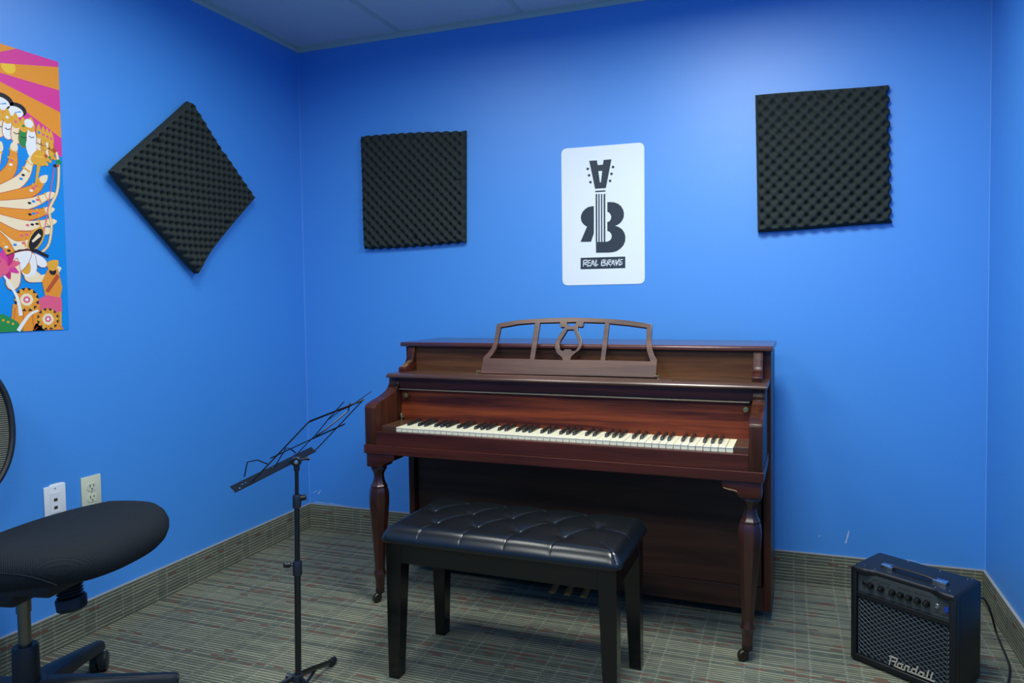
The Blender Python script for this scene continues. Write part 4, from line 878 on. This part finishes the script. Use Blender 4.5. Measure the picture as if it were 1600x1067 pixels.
# ------------------------------------------------------------------ office chair
M_mesh = mat('black mesh fabric', srgb(24, 30, 35), 0.8, spec=0.25)
def add_weave(m, sc, dist, axes='xy'):
    nt = m.node_tree; N = nt.nodes; b = N['Principled BSDF']; tc = N.new('ShaderNodeTexCoord'); sx = N.new('ShaderNodeSeparateXYZ'); nt.links.new(tc.outputs['Object'], sx.inputs[0])
    outs = []
    for a in (0, 1):
        mu = N.new('ShaderNodeMath'); mu.operation = 'MULTIPLY'; mu.inputs[1].default_value = sc; nt.links.new(sx.outputs[a], mu.inputs[0])
        sn = N.new('ShaderNodeMath'); sn.operation = 'SINE'; nt.links.new(mu.outputs[0], sn.inputs[0]); outs.append(sn.outputs[0])
    pr = N.new('ShaderNodeMath'); pr.operation = 'MULTIPLY'; nt.links.new(outs[0], pr.inputs[0]); nt.links.new(outs[1], pr.inputs[1])
    bp = N.new('ShaderNodeBump'); bp.inputs['Strength'].default_value = 0.6; bp.inputs['Distance'].default_value = dist; nt.links.new(pr.outputs[0], bp.inputs['Height']); nt.links.new(bp.outputs[0], b.inputs['Normal'])
add_weave(M_mesh, 1100, 0.0012)
M_plast = mat('black nylon', srgb(20, 25, 30), 0.42, spec=0.5, bump=0.3, bscale=900); M_steel = mat('gas lift steel', srgb(120, 118, 108), 0.28, metal=0.9)
CP = (0.392, -1.660)
CH = thing('office_chair', 'black mesh swivel office chair at the left edge', 'office chair', (CP[0], CP[1], 0), math.radians(CHROT))
def seat_pt(r, th, z):
    """superellipse outline; x forward"""
    c, s = math.cos(th), math.sin(th); e = 2/2.7
    x = math.copysign(abs(c)**e, c)*0.258; y = math.copysign(abs(s)**e, s)*0.246*(1-0.07*(c < 0)*abs(c))
    x, y = x*r+0.082, y*r
    u = (x-0.082)/0.258; v = y/0.246
    top = z+0.068+0.030*min(0, u)
    top += 0.020*u-0.040*max(0, u-0.45)**2*2.2+0.012*abs(v)**2*(1-max(0, u)) - 0.010*math.exp(-((u+.25)**2+v*v)*3)
    return (x, y, top)
prof = [(0.0, 0.500), (0.2, 0.500), (0.4, 0.500), (0.6, 0.499), (0.75, 0.498), (0.86, 0.495), (0.93, 0.489), (0.975, 0.478), (1.0, 0.462), (0.998, 0.448), (0.975, 0.430), (0.93, 0.415), (0.86, 0.404), (0.70, 0.396), (0.4, 0.392), (0.0, 0.392)]
bm = bmesh.new(); NT = 96; rings = []
for r, z in prof:
    if r == 0: rings.append([bm.verts.new(seat_pt(0, 0, z))])
    else: rings.append([bm.verts.new(seat_pt(r, 2*PI*k/NT, z)) for k in range(NT)])
for A_2, B_2 in zip(rings, rings[1:]):
    for k in range(NT):
        q = []
        for v in (A_2[k % len(A_2)], A_2[(k+1) % len(A_2)], B_2[(k+1) % len(B_2)], B_2[k % len(B_2)]):
            if v not in q: q.append(v)
        bm.faces.new(q)
seat = obj('seat', bm, M_mesh, CH, 80)
bm = bmesh.new(); pts = []
for k in range(-8, 9):
    t_ = k/8; th_ = -PI/2-0.12+t_*0.88; r_ = 1.003; z_ = 0.462-0.040*max(0, t_)**3
    p = seat_pt(r_, th_, z_); pts.append(p)
tube(bm, smoothpath(pts, 4), 0.0016, 6); obj('seam', bm, M_mesh, seat)
obj('seat_plate', mk((-0.09, 0.03, -0.060, 0.060, 0.372, 0.430), (-0.12, 0.16, -0.09, 0.09, 0.415, 0.472), bev=0.008), M_plast, CH, 35)
bm = bmesh.new(); lathe(bm, [(0, 0.235), (0.0145, 0.235), (0.0145, 0.37), (0, 0.37)], n=28); lathe(bm, [(0.0145, 0.335), (0.0170, 0.336), (0.0170, 0.37), (0.0145, 0.37)], n=28); obj('gas_lift', bm, M_steel, CH, 30)
bm = bmesh.new(); lathe(bm, [(0.016, 0.246), (0.027, 0.248), (0.0295, 0.243), (0.0305, 0.18), (0.031, 0.150), (0, 0.150)], n=32); obj('lift_shroud', bm, M_plast, CH, 35)
kc = Vector(KNOBC); kd_ = Vector(KNOBD).normalized(); bm = bmesh.new(); pr = [(0.0, 0.030)]; rr = []
kp, kr = [], []
for i in range(9):
    kp += [kc+kd_*(0.008*i), kc+kd_*(0.008*i+0.003), kc+kd_*(0.008*i+0.006)]; kr += [0.026, 0.031, 0.026]
tube(bm, kp, kr, 28); obj('bellows', bm, M_plast, CH, 60)
bm = bmesh.new(); s_ = kc+kd_*0.070; tube(bm, [s_, s_+kd_*0.004, s_+kd_*0.030, s_+kd_*0.034], [0.033, 0.0355, 0.0345, 0.030], 32); obj('tension_knob', bm, M_plast, CH, 35)
bm = bmesh.new(); lathe(bm, [(0, 0.150), (0.045, 0.150), (0.052, 0.140), (0.050, 0.105), (0.035, 0.095), (0, 0.095)], n=30); hubs = obj('base_hub', bm, M_plast, CH, 35)
ARM0 = math.radians(112-CHROT)
def caster(d, R_, wd):
    c0 = d*R_; z = 0.029; w_ = Vector((math.cos(wd), math.sin(wd), 0)); ax = Vector((-w_.y, w_.x, 0)); wc = c0+w_*0.018+Vector((0, 0, z))
    bm = bmesh.new()
    for s in (-1, 1): tube(bm, [wc+ax*s*0.004, wc+ax*s*0.006, wc+ax*s*0.021, wc+ax*s*0.023], [0.026, 0.029, 0.029, 0.025], 26)
    obj('caster_wheel', bm, M_plast, CH, 35)
    bm = bmesh.new(); tube(bm, [c0+Vector((0, 0, 0.040)), c0+Vector((0, 0, 0.082))], [0.016, 0.013], 16); tube(bm, [wc-ax*0.022, wc+ax*0.022], 0.004, 8); tube(bm, [c0+Vector((0, 0, 0.045)), wc+Vector((0, 0, 0.004))], 0.003, 8)
    obj('caster_stem', bm, M_plast, CH, 35)
for k in range(5):
    a = ARM0-k*2*PI/5; d = Vector((math.cos(a), math.sin(a), 0)); n_ = Vector((-d.y, d.x, 0)); R_ = (0.312, 0.338, 0.325, 0.325, 0.325)[k]
    b = bmesh.new(); rr = []
    for (t_, wt, wb, zt, zb) in ((0.02, 0.034, 0.040, 0.150, 0.098), (0.09, 0.024, 0.031, 0.144, 0.094), (0.20, 0.018, 0.023, 0.124, 0.084), (R_+0.005, 0.015, 0.018, 0.100, 0.068), (R_+0.018, 0.012, 0.014, 0.096, 0.070)):
        p = d*t_; rr.append([b.verts.new(p+n_*wb+Vector((0, 0, zb))), b.verts.new(p+n_*wb*1.0+Vector((0, 0, zt-0.012))), b.verts.new(p+n_*wt*.7+Vector((0, 0, zt))), b.verts.new(p-n_*wt*.7+Vector((0, 0, zt))), b.verts.new(p-n_*wb+Vector((0, 0, zt-0.012))), b.verts.new(p-n_*wb+Vector((0, 0, zb)))])
    for A_2, B_2 in zip(rr, rr[1:]):
        for i in range(6): b.faces.new((A_2[i], A_2[(i+1) % 6], B_2[(i+1) % 6], B_2[i]))
    b.faces.new(rr[0]); b.faces.new(rr[-1]); bmesh.ops.recalc_face_normals(b, faces=b.faces[:])
    bmesh.ops.bevel(b, geom=b.edges[:], offset=0.003, segments=2, affect='EDGES')
    bm = bmesh.new(); merge(bm, b); obj('base_arm', bm, M_plast, CH, 40)
    caster(d, R_, a+(0.35 if k == 0 else -1.2+k))
# backrest: curved frame with a woven back
M_back = mat('pale woven back mesh', srgb(120, 124, 112), 0.7)
def add_stripes(m, sc):
    nt = m.node_tree; N = nt.nodes; b = N['Principled BSDF']; tc = N.new('ShaderNodeTexCoord'); sx = N.new('ShaderNodeSeparateXYZ'); nt.links.new(tc.outputs['Object'], sx.inputs[0])
    mu = N.new('ShaderNodeMath'); mu.operation = 'MULTIPLY_ADD'; mu.inputs[1].default_value = sc; nt.links.new(sx.outputs[2], mu.inputs[0])
    my = N.new('ShaderNodeMath'); my.operation = 'MULTIPLY'; my.inputs[1].default_value = sc*0.12; nt.links.new(sx.outputs[1], my.inputs[0]); nt.links.new(my.outputs[0], mu.inputs[2])
    sn = N.new('ShaderNodeMath'); sn.operation = 'SINE'; nt.links.new(mu.outputs[0], sn.inputs[0])
    gt = N.new('ShaderNodeMath'); gt.operation = 'GREATER_THAN'; gt.inputs[1].default_value = 0.1; nt.links.new(sn.outputs[0], gt.inputs[0])
    mx = N.new('ShaderNodeMixRGB'); mx.inputs[1].default_value = srgb(30, 34, 34); mx.inputs[2].default_value = srgb(158, 160, 142); nt.links.new(gt.outputs[0], mx.inputs[0]); nt.links.new(mx.outputs[0], b.inputs['Base Color'])
add_stripes(M_back, 2*PI/0.0062)
def back_pt(y, z):
    u = y/0.212; return (BACKX-0.055*(z-0.80)/0.25+0.045*u*u-0.02*math.cos((z-0.66)*7), y, z)
def back_outline(n=72):
    o = []
    for i in range(n):
        t_ = 2*PI*i/n; c, s = math.cos(t_), math.sin(t_); e = 2/2.3
        yy = math.copysign(abs(c)**e, c)*0.212; zz = math.copysign(abs(s)**e, s)*0.235
        yy *= 1-0.12*max(0, zz/0.235)**2
        o.append((yy, BACKZ+zz))
    return o
ol = back_outline(); bm = bmesh.new(); rg = []
for k in range(9):
    s_ = k/8; rg.append([bm.verts.new(back_pt(y*s_, BACKZ+(z-BACKZ)*s_)) for y, z in ol] if k else [bm.verts.new(back_pt(0, BACKZ))])
for A_2, B_2 in zip(rg, rg[1:]):
    for k in range(72):
        q = []
        for v in (A_2[k % len(A_2)], A_2[(k+1) % len(A_2)], B_2[(k+1) % len(B_2)], B_2[k % len(B_2)]):
            if v not in q: q.append(v)
        bm.faces.new(q)
bmesh.ops.solidify(bm, geom=bm.faces[:], thickness=0.002)
brs = obj('backrest', bm, M_back, CH, 60)
bm = bmesh.new(); tube(bm, [back_pt(y, z) for y, z in ol], 0.0085, 10, closed=True); obj('backrest_frame', bm, M_plast, brs, 60)
bm = bmesh.new(); tube(bm, smoothpath([(-0.09, 0, 0.380), (-0.20, 0, 0.385), (BACKX-0.055, 0, 0.46), (back_pt(0, BACKZ-0.17)[0]-0.02, 0, BACKZ-0.17), (back_pt(0, BACKZ)[0]-0.012, 0, BACKZ)], 6), 0.022, 12, up=(0, 1, 0), sy=1.0); obj('back_support', bm, M_plast, CH, 50)
